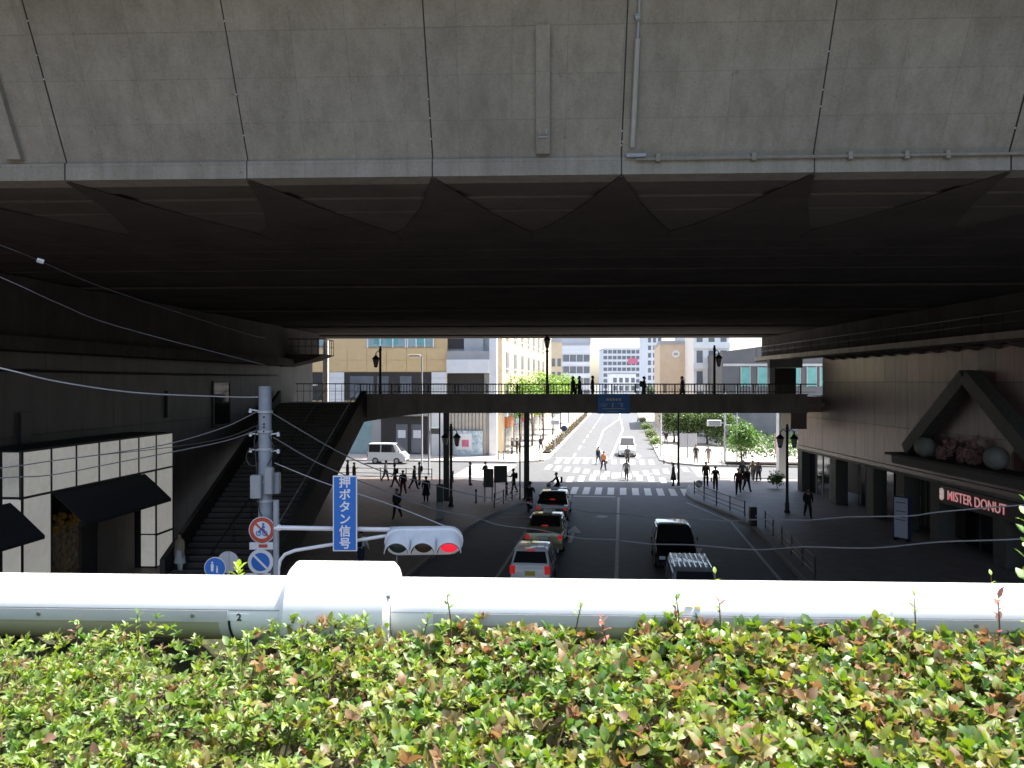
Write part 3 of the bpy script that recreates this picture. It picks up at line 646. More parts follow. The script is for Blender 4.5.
# stair
st = thing('staircase', 'broad dark staircase rising to the footbridge on the left', 'staircase', (0, 0, 0))
NS = 38; Y0s, Y1s = 30.6, 49.6
sx0 = lambda y: -13.1 - (y - 31) * 0.061
for i in range(NS):
    ya = Y0s + (Y1s - Y0s) * i / NS; yb = ya + (Y1s - Y0s) / NS; z = .12 + (FZ - .12) * (i + 1) / NS
    xa = sx0(ya); b = MB(); b.hexa([(xa, ya, z - .30), (-9.32, ya, z - .30), (-9.32, yb + .04, z - .30), (xa, yb + .04, z - .30), (xa, ya, z), (-9.32, ya, z), (-9.32, yb + .04, z), (xa, yb + .04, z)])
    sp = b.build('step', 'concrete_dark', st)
    b = MB(); b.box(xa + .1, -9.42, ya - .004, ya + .045, z + .001, z + .012); b.build('nosing', 'concrete_grey', sp)
def slope(y): return .12 + (FZ - .12) * (y - Y0s) / (Y1s - Y0s)
for xf, wd in ((lambda y: -9.31, .36), (lambda y: sx0(y) - .22, .2)):
    b = MB(); ys = [Y0s - .5, 36, 43, Y1s - .3]
    b.loft([[(xf(y), y, max(0, slope(y) - .75)), (xf(y) + wd, y, max(0, slope(y) - .75)), (xf(y) + wd, y, slope(y) + .85), (xf(y), y, slope(y) + .85)] for y in ys]); b.build('parapet', 'concrete_dark', st)
b = MB(); b.tube([(-9.5, Y0s - .3, 1.05), (-9.5, Y1s, FZ + .95)], .03, 6); b.build('hand_rail', 'galvanised', st)
b = MB(); b.tube([(-11.4, Y0s - .3, 1.0), (-11.5, Y1s, FZ + .9)], .03, 6)
for i in range(9): y = Y0s + i * 2.2; b.tube([(-11.41, y, slope(y)), (-11.41, y, slope(y) + .88)], .025, 6)
b.build('middle_rail', 'trim_black', st)
b = MB(); b.box(-14.3, FX0 - .01, FY0 + .1, FY1, 5.55, FZ - .003); b.build('landing', 'concrete_dark', st)
for x in (-13.9, -12.6):
    b = MB(); b.bbox(x - .35, x + .35, 51.2, 51.9, 0, 5.548, .02); b.build('landing_column', 'concrete_dark', st)
b = MB(); b.tube([(-14.3, FY1 - .1, 7.38), (FX0 - .2, FY1 - .1, 7.38)], .035, 6); b.tube([(-14.3, FY1 - .1, 6.9), (FX0 - .2, FY1 - .1, 6.9)], .02, 6)
for i in range(12): b.tube([(-14.2 + i*.42, FY1 - .1, FZ), (-14.2 + i*.42, FY1 - .1, 7.38)], .02, 5)
b.build('landing_rail', 'black_iron', st)

# ================================================================== LAMPS
def lantern(b, bg_, x, y, z):
    b.lathe((x, y, z), [(.03, -.10), (.10, -.06), (.13, 0)], 8); bg_.lathe((x, y, z), [(.12, .001), (.20, .42)], 8); b.lathe((x, y, z), [(.22, .421), (.24, .47), (.10, .62), (.05, .66), (.03, .80)], 8)
def lamp_post(name, lab, loc, h, arms, group=None, rz=0):
    t = thing(name, lab, 'street lamp', loc, rz, group)
    b = MB(); b.lathe((0, 0, 0), [(.16, 0), (.17, .10), (.12, .16), (.13, .5), (.09, .62), (.085, .8), (.075, h - .3), (.11, h - .25), (.07, h - .15), (.06, h)], 10); b.build('post', 'black_iron', t, smooth=True)
    for dx in arms:
        b = MB(); g_ = MB()
        if dx: b.tube([(0, 0, h - .5), (dx * .5, 0, h - .28), (dx, 0, h - .45)], .03, 6); lantern(b, g_, dx, 0, h - 1.25)
        else: lantern(b, g_, 0, 0, h + .05)
        o = b.build('lantern', 'black_iron', t); g_.build('lantern_glass', 'lamp_glass', o)
    return t
LG = 'black lamp posts on the footbridge'
lamp_post('bridge_lamp', 'black lamp post on the footbridge in front of tan building', (-8.25, FY0 + .62, FZ), 3.55, (-.28,), LG)
lamp_post('bridge_lamp', 'black lamp post on the footbridge in front of the green trees', (2.2, FY0 + .62, FZ), 3.45, (0,), LG)
lamp_post('bridge_lamp', 'black lamp post on the footbridge right of the route sign', (12.68, FY0 + .62, FZ), 3.6, (.28,), LG)
X, Y, _ = G(453, 517); lamp_post('street_lamp', 'black lamp post with hanging lantern beside left bridge column', (-3.62, 47.5, .12), 4.9, (.35, -.35), 'black street lamps on the pavements')
lamp_post('street_lamp', 'black lamp post with two lanterns by the brown stone building', (15.55, 45.2, .12), 5.0, (-.4, .4), 'black street lamps on the pavements')

# ================================================================== FAR BUILDINGS
def facade_window(par, s, t0, t1, z0, z1, m='window_grey', fm='painted_white', fr=.06, dep=.06):
    b = SB(); b.sbox(s - dep, s - .002, t0, t1, z0, z1); o = b.build('window', m, par)
    b = SB()
    for q in ((t0 - fr, t0, z0 - fr, z1 + fr), (t1, t1 + fr, z0 - fr, z1 + fr), (t0, t1, z1, z1 + fr), (t0, t1, z0 - fr, z0), ((t0+t1)/2 - fr/2, (t0+t1)/2 + fr/2, z0, z1)):
        b.sbox(s - dep - .04, s - .003, *q)
    b.build('window_frame', fm, o); return o
# tan store building, facade across the far pavement
SF = 44.0; YF = 78.6 + 2.4
tb = thing('store_building', 'tan panelled store building on the left beyond the crossing', 'building')
zf = lambda py, t: CAM_Z - (py - 382) * (35 + UY*SF - UX*t) / 800
t0, t1 = -60, -17.3
b = SB(); b.sbox(SF + .06, SF + 26, t0, t1, 0, 24); b.build('wall', 'tan_panel', tb)
ZP = 3.9
# tan spandrel panels as pieces
tt = t1
while tt > -52:
    for z0, z1 in ((8.55, 9.75), (9.75, 10.95)):
        b = SB(); b.sbox(SF - .03, SF + .06, tt - 2.1 + .015, tt - .015, z0 + .012, z1 - .012); b.build('spandrel_panel', 'tan_panel', tb)
    tt -= 2.1
for k, (a_0, a_1) in enumerate(((-21.4, -18.7), (-25.6, -21.6), (-36.6, -30.3), (-44, -38))):
    b = SB(); b.sbox(SF - .05, SF + .058, a_0, a_1, 11.1, 13.6); wn = b.build('window_band', 'glass_pale', tb)
    for j in range(4):
        tj = a_0 + (a_1 - a_0) * j / 3; b = SB(); b.sbox(SF - .09, SF - .051, tj - .06, tj + .06, 11.0, 13.7); b.build('mullion', 'painted_white', wn)
b = SB(); b.sbox(SF - .08, SF - .055, -33.9, -31.7, 11.5, 13.4); ps = b.build('window_poster', 'sign_white', tb)
b = SB(); b.add([S3(SF - .1, -33.4, 13.3), S3(SF - .1, -32.8, 11.9), S3(SF - .1, -32.2, 13.3)], [(0, 1, 2)]); b.build('poster_print', 'glass_teal', ps)
for a_0, a_1 in ((-24.9, -24.0), (-23.6, -22.4), (-20.6, -19.4)):
    b = SB(); b.sbox(SF - .08, SF - .055, a_0, a_1, 11.4, 13.2); b.build('window_poster', 'glass_teal', tb)
# recessed first floor loggia
b = SB(); b.sbox(SF + .02, SF + .059, t0, t1, 5.6, 8.5); b.build('loggia', 'dark_recess', tb)
for tc in (-18.1, -28.9, -39.6):
    b = SB(); b.sbox(SF - .12, SF + .0, tc - .78, tc + .78, 0.1, 8.5); b.build('pier', 'white_wall', tb)
    for j in range(7):
        b = SB(); b.sbox(SF - .14, SF - .121, tc - .78, tc + .78, 4.6 + j*.55, 4.62 + j*.55); b.build('pier_joint', 'grey_band', tb)
for a_0, a_1 in ((-27.5, -25.0), (-24.6, -23.4), (-22.2, -21.0), (-37, -35), (-34.4, -31.5)):
    b = SB(); b.sbox(SF - .02, SF + .019, a_0, a_1, 5.9, 8.1); b.build('shop_window', 'window_grey', tb)
b = SB(); b.sbox(SF - .02, SF + .019, -35.5, -31.0, 7.1, 7.35); b.build('sign_band', 'beige_slat', tb)
# ground floor shops
b = SB(); b.sbox(SF + .01, SF + .058, t0, t1, 0.12, 5.5); b.build('ground_floor_wall', 'grey_band', tb)
b = SB(); b.sbox(SF - .3, SF + .008, -46, -29.8, 4.55, 4.85); b.build('shop_sign', 'shop_yellow', tb)
for j in range(5):
    b = SB(); b.sbox(SF - .15, SF + .008, -37.5, -30.2, .5 + j*.55, .72 + j*.55); b.build('louvre', 'far_white', tb)
b = SB(); b.sbox(SF - .02, SF + .008, -37.5, -30.2, 3.2, 4.4); b.build('shop_window', 'window_grey', tb)
b = SB(); b.sbox(SF - .06, SF - .021, -36, -34, 3.3, 4.2); b.build('window_poster', 'shop_yellow', tb)
b = SB(); b.sbox(SF - .02, SF + .008, -27.4, -25.2, .2, 3.9); b.build('shop_window', 'glass_pale', tb)
b = SB(); b.sbox(SF - .02, SF + .008, -24.2, -19.2, .2, 4.0); b.build('entrance', 'dark_recess', tb)
for a_0, a_1 in ((-22.6, -21.4), (-21.0, -19.8)):
    b = SB(); b.sbox(SF - .06, SF - .021, a_0, a_1, .3, 3.2); b.build('glass_door', 'window_grey', tb)
    b = SB(); b.sbox(SF - .09, SF - .061, a_0 + .2, a_1 - .2, 1.8, 2.6); b.build('door_poster', 'sign_white', tb)
b = SB(); b.sbox(SF - .35, SF - .0, -24.4, -21.8, 4.1, 4.9); b.build('shop_sign', 'shop_red', tb)
b = SB(); b.sbox(SF - .35, SF - .0, -21.7, -19.1, 4.1, 4.9); b.build('shop_sign', 'grey_band', tb)
# white building with balcony
wb = thing('white_building', 'white building with wide balcony beside the tan store', 'building')
b = SB(); b.sbox(SF + .5, SF + 20, -17.28, -12.95, 0, 22); b.build('wall', 'concrete_pale', wb)
b = SB(); b.sbox(SF - .5, SF + .495, -17.25, -12.95, 8.4, 9.75); b.build('balcony_front', 'white_wall', wb)
b = SB(); b.sbox(SF - .3, SF + .494, -17.25, -12.95, 9.752, 10.6); b.build('balcony_parapet', 'grey_band', wb)
b = SB(); b.sbox(SF + .3, SF + .498, -17.25, -13.6, 10.9, 14.5); b.build('recess', 'dark_recess', wb)
b = SB(); b.sbox(SF + .2, SF + .299, -15.6, -13.6, 10.61, 14.5); b.build('balcony_screen', 'concrete_pale', wb)
b = SB(); b.sbox(SF + .25, SF + .499, -17.25, -13.6, 5.2, 8.39); b.build('recess', 'dark_recess', wb)
for j in range(11):
    tj = -17.2 + j * .36; b = SB(); b.sbox(SF - .02, SF + .12, tj, tj + .28, 0.14, 5.18); b.build('slat', 'beige_slat', wb)
b = SB(); b.sbox(SF + .12, SF + .498, -17.25, -13.0, 0.13, 5.19); b.build('slat_backing', 'grey_band', wb)
b = SB(); b.sbox(SF - .2, SF + .6, -12.94, -12.2, 0.0, 22); b.build('corner_pier', 'white_wall', wb)
mp_ = thing('map_board', 'pale blue map board standing against the beige slatted wall', 'notice board')
b = SB(); b.sbox(SF - .35, SF - .2, -16.6, -13.6, .15, 2.6); b.build('board_frame', 'map_blue', mp_)
b = SB(); b.sbox(SF - .37, SF - .351, -16.3, -14.7, .7, 2.3); b.build('map_print', 'sign_white', mp_)
b = SB(); b.sbox(SF - .385, SF - .371, -15.7, -15.0, 1.0, 1.7); b.build('pink_area', 'pink_print', mp_)
b = SB(); b.sbox(SF - .38, SF - .351, -14.55, -14.3, .2, 2.5); b.build('divider', 'map_blue', mp_)
b = SB(); b.sbox(SF - .9, SF - .25, -17.3, -16.75, .12, 2.9); tag(b.build('metal_cabinet', 'stucco_dark'), 'tall dark cabinet left of the pale map board', 'cabinet')
# cream building along the street
cb = thing('cream_building', 'cream rendered building lining the far street on the left', 'building')
b = SB(); b.sbox(46.2, 104, -30, -12.0, 0, 22); b.build('wall', 'cream_wall', cb)
for s_ in range(8):
    for fl in range(4):
        s0 = 49 + s_ * 6.6; z0 = 5.6 + fl * 3.4
        b = SB(); b.sbox(s0, s0 + 2.0, -12.0, -11.93, z0, z0 + 1.7); o = b.build('window', 'window_grey', cb)
        b = SB(); b.sbox(s0 - .15, s0 + 2.15, -12.0, -11.86, z0 - .18, z0 - .01); b.build('window_sill', 'painted_white', o)
b = SB(); b.sbox(46.2, 104, -11.995, -11.5, 3.9, 4.3); b.build('shop_canopy', 'grey_band', cb)
for j, m in enumerate(('shop_orange', 'glass_pale', 'shop_red', 'beige_slat', 'shop_yellow', 'sign_white')):
    b = SB(); b.sbox(48 + j * 7, 52.5 + j * 7, -12.0, -11.7, 2.7, 3.8); b.build('shop_sign', m, cb)
    b = SB(); b.sbox(48 + j * 7, 53 + j * 7, -11.995, -11.9, .2, 2.6); b.build('shop_window', 'window_grey', cb)

def block(name, lab, Y, px0, px1, ztop, depth, m, floors=0, fm='window_grey', z0=1.5, h=3.2, cols=4, gap=.2, rz=0, band=False):
    x0 = (px0 - 512) / 800 * Y; x1 = (px1 - 512) / 800 * Y; cx = (x0 + x1) / 2; hw = (x1 - x0) / 2
    t = thing(name, lab, 'building', (cx, Y, 0), rz)
    b = MB(); b.box(-hw, hw, 0, depth, 0, ztop); b.build('wall', m, t)
    for f in range(floors):
        z = z0 + f * h
        if z + h * .6 > ztop: break
        if band:
            b = MB(); b.box(-hw - .05, hw + .05, -.25, -.002, z + h * .72, z + h * 1.0); b.build('floor_band', m, t)
            n = max(1, cols)
        for c in range(cols):
            u0 = -hw + 2 * hw * (c + gap) / cols; u1 = -hw + 2 * hw * (c + 1 - gap) / cols
            b = MB(); b.box(u0, u1, -.08, -.001, z + .1, z + h * .62); o = b.build('window', fm, t)
            if px1 - px0 > 25 and cols < 7:
                b = MB(); b.box(u0 - .1, u1 + .1, -.2, -.081, z - .05, z + .09); b.build('window_sill', 'painted_white', o)
    b = MB(); b.box(-hw - .1, hw + .1, -.15, depth + .1, ztop + .002, ztop + .5); b.build('roof', 'far_grey', t)
    return t
t_ = block('office_building', 'white and grey banded office building left of the street end', 240, 556, 590, 18.5, 25, 'far_white', 5, z0=3.0, h=3.5, cols=5, gap=.06, band=True)
b = MB(); b.box(-5.5, 5.5, 2, 20, 19.0, 21.5); b.build('roof_house', 'far_grey', t_)
b = MB(); b.tube([(-3, 3, 21.5), (-3, 3, 25)], .12, 6); b.box(-4.3, -1.7, 2.8, 3.2, 24.0, 24.9); b.build('roof_billboard', 'far_grey', t_)
t_ = block('apartment_block', 'long grey apartment block closing the end of the street', 420, 603, 645, 24.5, 18, 'far_white', 8, z0=1.0, h=3.05, cols=9, gap=.10, band=True)
b = MB(); b.box(2.0, 7.0, -.5, -.26, 17.0, 20.0); b.build('red_banner', 'pink_print', t_)
block('white_house', 'small white building in front of the grey apartment block', 300, 612, 636, 10.5, 12, 'white_wall', 3, z0=1.2, h=3.0, cols=4)
block('office_tower', 'slim white tower at the right of the street end', 330, 647, 662, 33, 20, 'far_white', 10, z0=2, h=3.1, cols=3, band=True)
t_ = block('peach_building', 'peach rendered building with white round sign on its wall', 128, 660, 694, 13.6, 22, 'peach_wall', 0, rz=SRZ)
b = MB(); b.disc((-.2, -.10, 12.0), (0, 1, 0), .62, .12, 20); o = b.build('wall_sign', 'sign_white', t_); b = MB(); b.box(-.5, .1, -.2, -.165, 11.8, 12.15); b.build('sign_print', 'far_grey', o)
for j in range(3):
    b = MB(); b.box(1.0 + j * .55, 1.35 + j * .55, -.06, -.001, 6.6, 8.0); b.build('window', 'window_grey', t_)
b = MB(); b.box(.5, 2.5, 4, 14, 14.1, 16.5); b.build('roof_house', 'far_grey', t_)
block('white_apartments', 'white apartment house with stepped balconies right of the peach building', 112, 694, 729, 17, 16, 'white_wall', 6, z0=1.4, h=2.9, cols=3, gap=.25, band=True, rz=SRZ)
t_ = thing('concrete_hall', 'grey concrete hall with tall teal windows on the right', 'building')
xa, xb, Yc = (722 - 512) / 800 * 98, (830 - 512) / 800 * 98, 98
b = MB(); b.hexa([(xa, Yc, 0), (xb + 8, Yc, 0), (xb + 8, Yc + 25, 0), (xa + 3, Yc + 25, 0), (xa, Yc, 11.2), (xb + 8, Yc, 14.0), (xb + 8, Yc + 25, 14.0), (xa + 3, Yc + 25, 11.2)]); b.build('wall', 'concrete_mid', t_)
b = MB(); b.box(xa + .1, xb, Yc - .12, Yc - .001, 9.45, 9.75); b.build('string_course', 'concrete_pale', t_)
for px in (741, 758, 775, 791, 807, 820):
    x = (px - 512) / 800 * Yc; b = MB(); b.box(x, x + 1.05, Yc - .10, Yc - .002, 7.0, 9.3); o = b.build('window', 'glass_teal', t_)
    b = MB(); b.box(x - .08, x, Yc - .14, Yc - .003, 6.92, 9.38); b.box(x + 1.05, x + 1.13, Yc - .14, Yc - .003, 6.92, 9.38); b.build('window_frame', 'concrete_pale', o)
b = MB(); b.box(xa + 1, xb + 4, Yc - .08, Yc - .002, .3, 3.8); b.build('ground_glazing', 'window_grey', t_)
# a run of further houses so the street goes on behind the trees
for i, (Y, a_, c_, zt, m, lab) in enumerate(((190, 545, 562, 17, 'cream_wall', 'cream building farther up the street on the left'),)):
    block('street_building', lab, Y, a_, c_, zt, 20, m, 4, cols=3)
# ================================================================== UTILITY POLE, SIGNS, SIGNAL, CABLES
up_ = thing('utility_pole', 'grey utility pole with switch boxes in front of the stairs', 'utility pole', (-4.63, 15.0, 0))
b = MB(); b.lathe((0, 0, 0), [(.15, 0), (.115, 7.40), (.10, 7.42)], 16); b.build('pole', 'pole_grey', up_, smooth=True)
for x, y, z0, z1, w_ in ((-.10, -.20, 5.35, 5.78, .10), (.12, -.14, 5.42, 5.92, .075), (.20, .06, 5.4, 5.8, .06)):
    b = MB(); b.bbox(x - w_, x + w_, y - .07, y + .07, z0, z1, .012); o = b.build('switch_box', 'box_grey', up_)
    b = MB(); b.box(x - w_*.8, x + w_*.8, y - .078, y - .071, z0 + .05, z1 - .05); b.build('box_door', 'box_grey', o)
for z in (6.55, 6.22, 6.92, 5.62, 5.25):
    b = MB(); b.lathe((0, 0, z), [(.128, 0), (.140, .005), (.140, .04), (.128, .045)], 16); b.build('band', 'galvanised', up_)
for sx, z in ((-1, 6.96), (-1, 6.52), (1, 6.52), (-1, 6.22), (1, 6.2)):
    b = MB(); b.tube([(sx*.12, -.02, z), (sx*.24, -.05, z + .02)], .014, 6); b.lathe((sx*.26, -.05, z), [(.012, -.04), (.032, -.03), (.032, 0), (.02, .01), (.032, .02), (.012, .045)], 8); b.build('insulator', 'sign_white', up_)
for z in (6.85, 6.72, 6.66, 6.58): 
    b = MB(); b.tube([(0.02, -.10, z), (0.02, -.17, z)], .014, 6); b.build('step_bolt', 'trim_black', up_)
b = MB(); b.tube([(-.12, -.06, 6.4)] + [(-.2 + .13*math.cos(a*.6 + 1), -.08, 6.1 + .17*math.sin(a*.6 + 1)) for a in range(9)], .010, 5)
b.tube([(.1, -.08, 6.5), (.19, -.1, 6.3), (.16, -.1, 6.1), (.08, -.12, 5.95)], .010, 5); b.tube([(-.1, -.13, 6.7), (-.16, -.14, 6.4), (-.1, -.16, 5.78)], .010, 5); b.tube([(-.06, -.2, 5.35), (-.05, -.18, 5.1), (.03, -.14, 4.9)], .012, 5); b.build('loose_wire', 'cable_dark', up_)

def round_sign(name, lab, px, py, Y, r, kind, cat='road sign', post=False):
    x, y, z = P(px, py, Y); t = thing(name, lab, cat, (x, y, z))
    b = MB(); b.disc((0, 0, 0), (0, 1, 0), r, .012, 28); b.build('sign_plate', {'back': 'galvanised', 'blue': 'sign_white'}.get(kind, 'sign_white'), t)
    def ring(r0, r1, yy, m, nm):
        b = MB(); n = 28; b.loft([[(q*math.cos(2*math.pi*k/n), yy_, q*math.sin(2*math.pi*k/n)) for k in range(n)] for q, yy_ in ((r0, yy), (r1, yy), (r1, yy + .002), (r0, yy + .002))], cap=False); b.build(nm, m, t)
    if kind in ('nobike', 'nopark'):
        red = 'sign_red'
        if kind == 'nobike':
            ring(r*.66, r*.95, -.010, red, 'red_ring')
            b = MB(); b.box(-r*.7, r*.7, -.011, -.009, -r*.07, r*.07); o = b.build('slash', red, t); o.rotation_euler = (0, R(45), 0)
            b = MB()
            for cx in (-.26, .22):
                pts = [(r*(cx + .17*math.cos(a*.5236)), -.014, r*(-.24 + .17*math.sin(a*.5236))) for a in range(13)]; b.tube(pts, r*.035, 5, cap=False)
            b.tube([(-.26*r, -.014, -.24*r), (-.08*r, -.014, .08*r), (.14*r, -.014, .06*r), (.22*r, -.014, -.24*r)], r*.05, 5); b.tube([(0, -.014, .06*r), (.08*r, -.014, .32*r), (.2*r, -.014, .18*r)], r*.07, 5); b.sphere((.1*r, -.014, .44*r), r*.09, 8, 6, (1, .2, 1)); b.build('bicycle_symbol', 'sign_blue', t)
        else:
            b = MB(); b.disc((0, -.009, 0), (0, 1, 0), r*.72, .006, 28); b.build('blue_field', 'sign_blue', t)
            b = MB(); b.box(-r*.72, r*.72, -.016, -.0125, -r*.085, r*.085); o = b.build('slash', 'sign_white', t); o.rotation_euler = (0, R(45), 0)
    elif kind == 'blue':
        b = MB(); b.disc((0, -.009, 0), (0, 1, 0), r*.93, .006, 28); b.build('blue_field', 'sign_blue', t)
        b = MB(); b.sphere((-.25*r, -.014, .5*r), r*.10, 8, 6, (1, .1, 1)); b.hexa([(-.36*r, -.015, -.3*r), (-.14*r, -.015, -.3*r), (-.14*r, -.0125, -.3*r), (-.36*r, -.0125, -.3*r), (-.38*r, -.015, .36*r), (-.1*r, -.015, .36*r), (-.1*r, -.0125, .36*r), (-.38*r, -.0125, .36*r)])
        b.sphere((.2*r, -.014, .12*r), r*.08, 8, 6, (1, .1, 1)); b.box(.12*r, .28*r, -.015, -.0125, -.42*r, .02*r); b.build('walkers_symbol', 'sign_white', t)
    else:
        b = MB(); b.box(-.02, .02, -.03, -.007, -r, r); b.build('back_rib', 'galvanised', t)
    b = MB(); b.tube([(0.0, .02, -z), (0.0, .02, r*.3)], .03, 8) if post else b.tube([(0, .007, 0), (0.02, .22, 0)], .025, 6)
    b.build('post' if post else 'bracket', 'galvanised', t)
    return t
round_sign('no_cycling_sign', 'round red ringed no cycling sign on the grey utility pole', 262, 530, 14.75, .245, 'nobike')
x, y, z = P(262, 546, 14.75); t = thing('sign_plaque', 'small white plaque between the two round signs on the pole', 'sign', (x, y, z)); b = MB(); b.bbox(-.235, .235, -.006, .006, -.068, .068, .004); b.build('plaque_face', 'sign_white', t); b = MB(); b.box(-.06, .10, -.010, -.007, -.03, .03); b.build('lettering', 'sign_red', t); b = MB(); b.tube([(0, .007, 0), (0, .15, 0)], .02, 6); b.build('bracket', 'galvanised', t)
round_sign('no_parking_sign', 'round blue no parking sign with white rim on the pole', 260.5, 562, 14.75, .235, 'nopark')
x, y, z = P(258, 577, 14.75); t = thing('sign_plaque', 'white plaque below the no parking sign, cut by the rail', 'sign', (x, y, z)); b = MB(); b.bbox(-.235, .235, -.006, .006, -.068, .068, .004); b.build('plaque_face', 'sign_white', t); b = MB(); b.tube([(0.05, .007, 0), (0.07, .15, 0)], .02, 6); b.build('bracket', 'galvanised', t)
round_sign('walkers_sign', 'round blue pedestrian sign peeking over the white rail', 215, 568, 13.6, .185, 'blue', post=True)
round_sign('round_road_sign', 'pale back of a round sign behind the blue pedestrian sign', 228, 562, 14.2, .19, 'back', post=True)

# --- traffic signal on its arm
SY = 11.75
sp_ = thing('signal_pole', 'slim grey signal pole with two white arms', 'pole', ((274 - 512) / 800 * SY, SY + .1, 0))
xs = lambda px: (px - 274) / 800 * SY
zt = lambda py: ZY(py, SY)
b = MB(); b.tube([(0, 0, 0), (0, 0, 5.75)], .045, 10); b.build('pole', 'pole_grey', sp_, smooth=True)
b = MB(); b.tube([(0, 0, zt(529)), (xs(330), 0, zt(530)), (xs(392), 0, zt(531))], .034, 8); b.tube([(-.02, 0, zt(529)), (.06, 0, zt(529))], .05, 8); b.build('upper_arm', 'painted_white', sp_, smooth=True)
b = MB(); b.tube([(.03, 0, zt(590)), (.035, 0, zt(570)), (.06, 0, zt(562)), (.13, 0, zt(556)), (.28, 0, zt(552)), (xs(330), 0, zt(546)), (xs(392), 0, zt(536))], .026, 8); b.build('lower_arm', 'painted_white', sp_, smooth=True)
bs = thing('push_button_sign', 'tall blue sign with white Japanese lettering on the signal arm', 'sign', P(345, 513.5, SY - .06))
b = MB(); b.bbox(-.178, .178, -.008, .008, -.552, .552, .004); b.build('sign_board', 'sign_white', bs)
b = MB(); b.bbox(-.160, .160, -.012, -.0085, -.534, .534, .001); b.build('blue_field', 'sign_blue', bs)
for i, ch in enumerate('押ボタン信号'):
    text_mesh(ch, 0.172, 'character', 'sign_white', bs, (0, -.0135, .445 - i * .178), (R(90), 0, 0), .0015, bold=.004)
b = MB(); b.box(-.12, .12, .0085, .03, .28, .31); b.box(-.12, .12, .0085, .03, -.31, -.28); b.build('clamp', 'galvanised', bs)
cx, cy, cz = P(424, 540.5, SY - .02)
ts = thing('traffic_signal', 'white three lens traffic signal with the red lamp lit', 'traffic signal', (cx, cy, cz)); ts.rotation_euler = (R(11), 0, R(3))
HW, HH, HD = .575, .205, .07
def caps(hw, hh, y, n=8):
    pts = []
    for k in range(n + 1): a = -math.pi/2 + math.pi*k/n; pts.append((hw - hh + hh*math.cos(a)*1.0, y, hh*math.sin(a)))
    for k in range(n + 1): a = math.pi/2 + math.pi*k/n; pts.append((-hw + hh + hh*math.cos(a), y, hh*math.sin(a)))
    return pts
b = MB(); b.loft([caps(HW - .03, HH - .03, HD), caps(HW, HH, HD - .03), caps(HW, HH, -HD + .02), caps(HW - .02, HH - .02, -HD)]); b.build('case', 'signal_shell', ts, smooth=True, angle=35)
for i, (lx, lm) in enumerate(((-.37, 'lens_off_green'), (0.0, 'lens_off_amber'), (.37, 'lens_red'))):
    b = MB(); b.lathe((0, 0, 0), [(.148, 0), (.148, .012), (.12, .032), (.06, .045), (.01, .05)], 20); o = b.build('lens', lm, ts, smooth=True); o.location = (lx, -HD - .001, -.01); o.rotation_euler = (R(90), 0, 0)
    for rad, nm, mm, y0 in ((.178, 'hood', 'signal_shell', -HD - .005), (.168, 'hood_lining', 'signal_hood_inner', -HD - .006)):
        n = 20; rings = []
        for yy, droop, span in ((0, 0, 118), (-.12, -.012, 112), (-.24, -.03, 100), (-.32, -.05, 86)):
            r0 = rad; ring = []
            for k in range(n + 1):
                a = R(90 - span + 2*span*k/n); ring.append((lx + r0*math.cos(a), y0 + yy, r0*math.sin(a) + droop))
            for k in range(n, -1, -1):
                a = R(90 - span + 2*span*k/n); ring.append((lx + (r0 - .008)*math.cos(a), y0 + yy, (r0 - .008)*math.sin(a) + droop))
            rings.append(ring)
        b = MB(); b.loft(rings); b.build(nm, mm, ts, smooth=True, angle=50)
b = MB(); b.tube([(-.40, .0, -.20), (-.41, .0, -.9)], .006, 5); b.build('drop_wire', 'galvanised', ts)
b = MB(); b.box(-.5, -.42, HD, HD + .09, -.10, .16); b.build('bracket', 'galvanised', ts)

# --- overhead cables (each cable a thing)
def cable(lab, pts, r=.010, m='cable', smooth_n=5):
    q = [Vector(P(*p)) for p in pts]; out = []
    for i in range(len(q) - 1):      # catmull-rom
        p0, p1, p2, p3 = q[max(i-1, 0)], q[i], q[i+1], q[min(i+2, len(q)-1)]
        for k in range(smooth_n):
            t = k / smooth_n; out.append(0.5 * ((2*p1) + (p2 - p0)*t + (2*p0 - 5*p1 + 4*p2 - p3)*t*t + (3*p1 - p0 - 3*p2 + p3)*t**3))
    out.append(q[-1]); b = MB(); b.tube(out, r, 6); return tag(b.build('overhead_cable', m, smooth=True), lab, 'cable')
cable('bright cable sagging from the left edge to the pole top', [(-120, 343, 9.5), (0, 368, 10.5), (60, 382, 11.5), (140, 393, 13), (235, 397, 14.6), (258, 397, 14.95)], .011, 'galvanised')
cable('thin dark cable high at the upper left under the viaduct', [(-150, 190, 10.9), (0, 245, 11.5), (40, 261, 12), (110, 290, 13), (240, 332, 15), (265, 338, 15.2)], .006, 'cable_dark')
b = MB(); b.tube([P(37, 260, 11.95), P(44, 262, 12.0)], .035, 8); tag(b.build('cable_clip', 'galvanised'), 'small white clip on the thin dark cable', 'clip')
cable('thin grey cable running down from the far left edge', [(-150, 215, 10.9), (0, 277, 11.5), (60, 304, 12.3), (120, 327, 13.5), (265, 365, 16)], .007, 'cable')
cable('upper of two cables crossing the glowing shop panels', [(-120, 478, 13), (0, 468, 13.5), (51, 461, 14), (120, 452, 14.3), (172, 443, 14.6), (225, 427, 14.8), (258, 411, 14.95)], .011, 'cable')
cable('lower of two cables crossing the glowing shop panels', [(-120, 488, 13), (0, 478, 13.5), (51, 475, 14), (120, 462, 14.3), (172, 452, 14.6), (225, 441, 14.8), (258, 430, 14.95)], .011, 'cable')
cable('slack cable from the pole towards the left wall', [(100, 455, 14), (172, 447, 14.4), (225, 438, 14.7), (258, 425, 14.95)], .007, 'cable_dark')
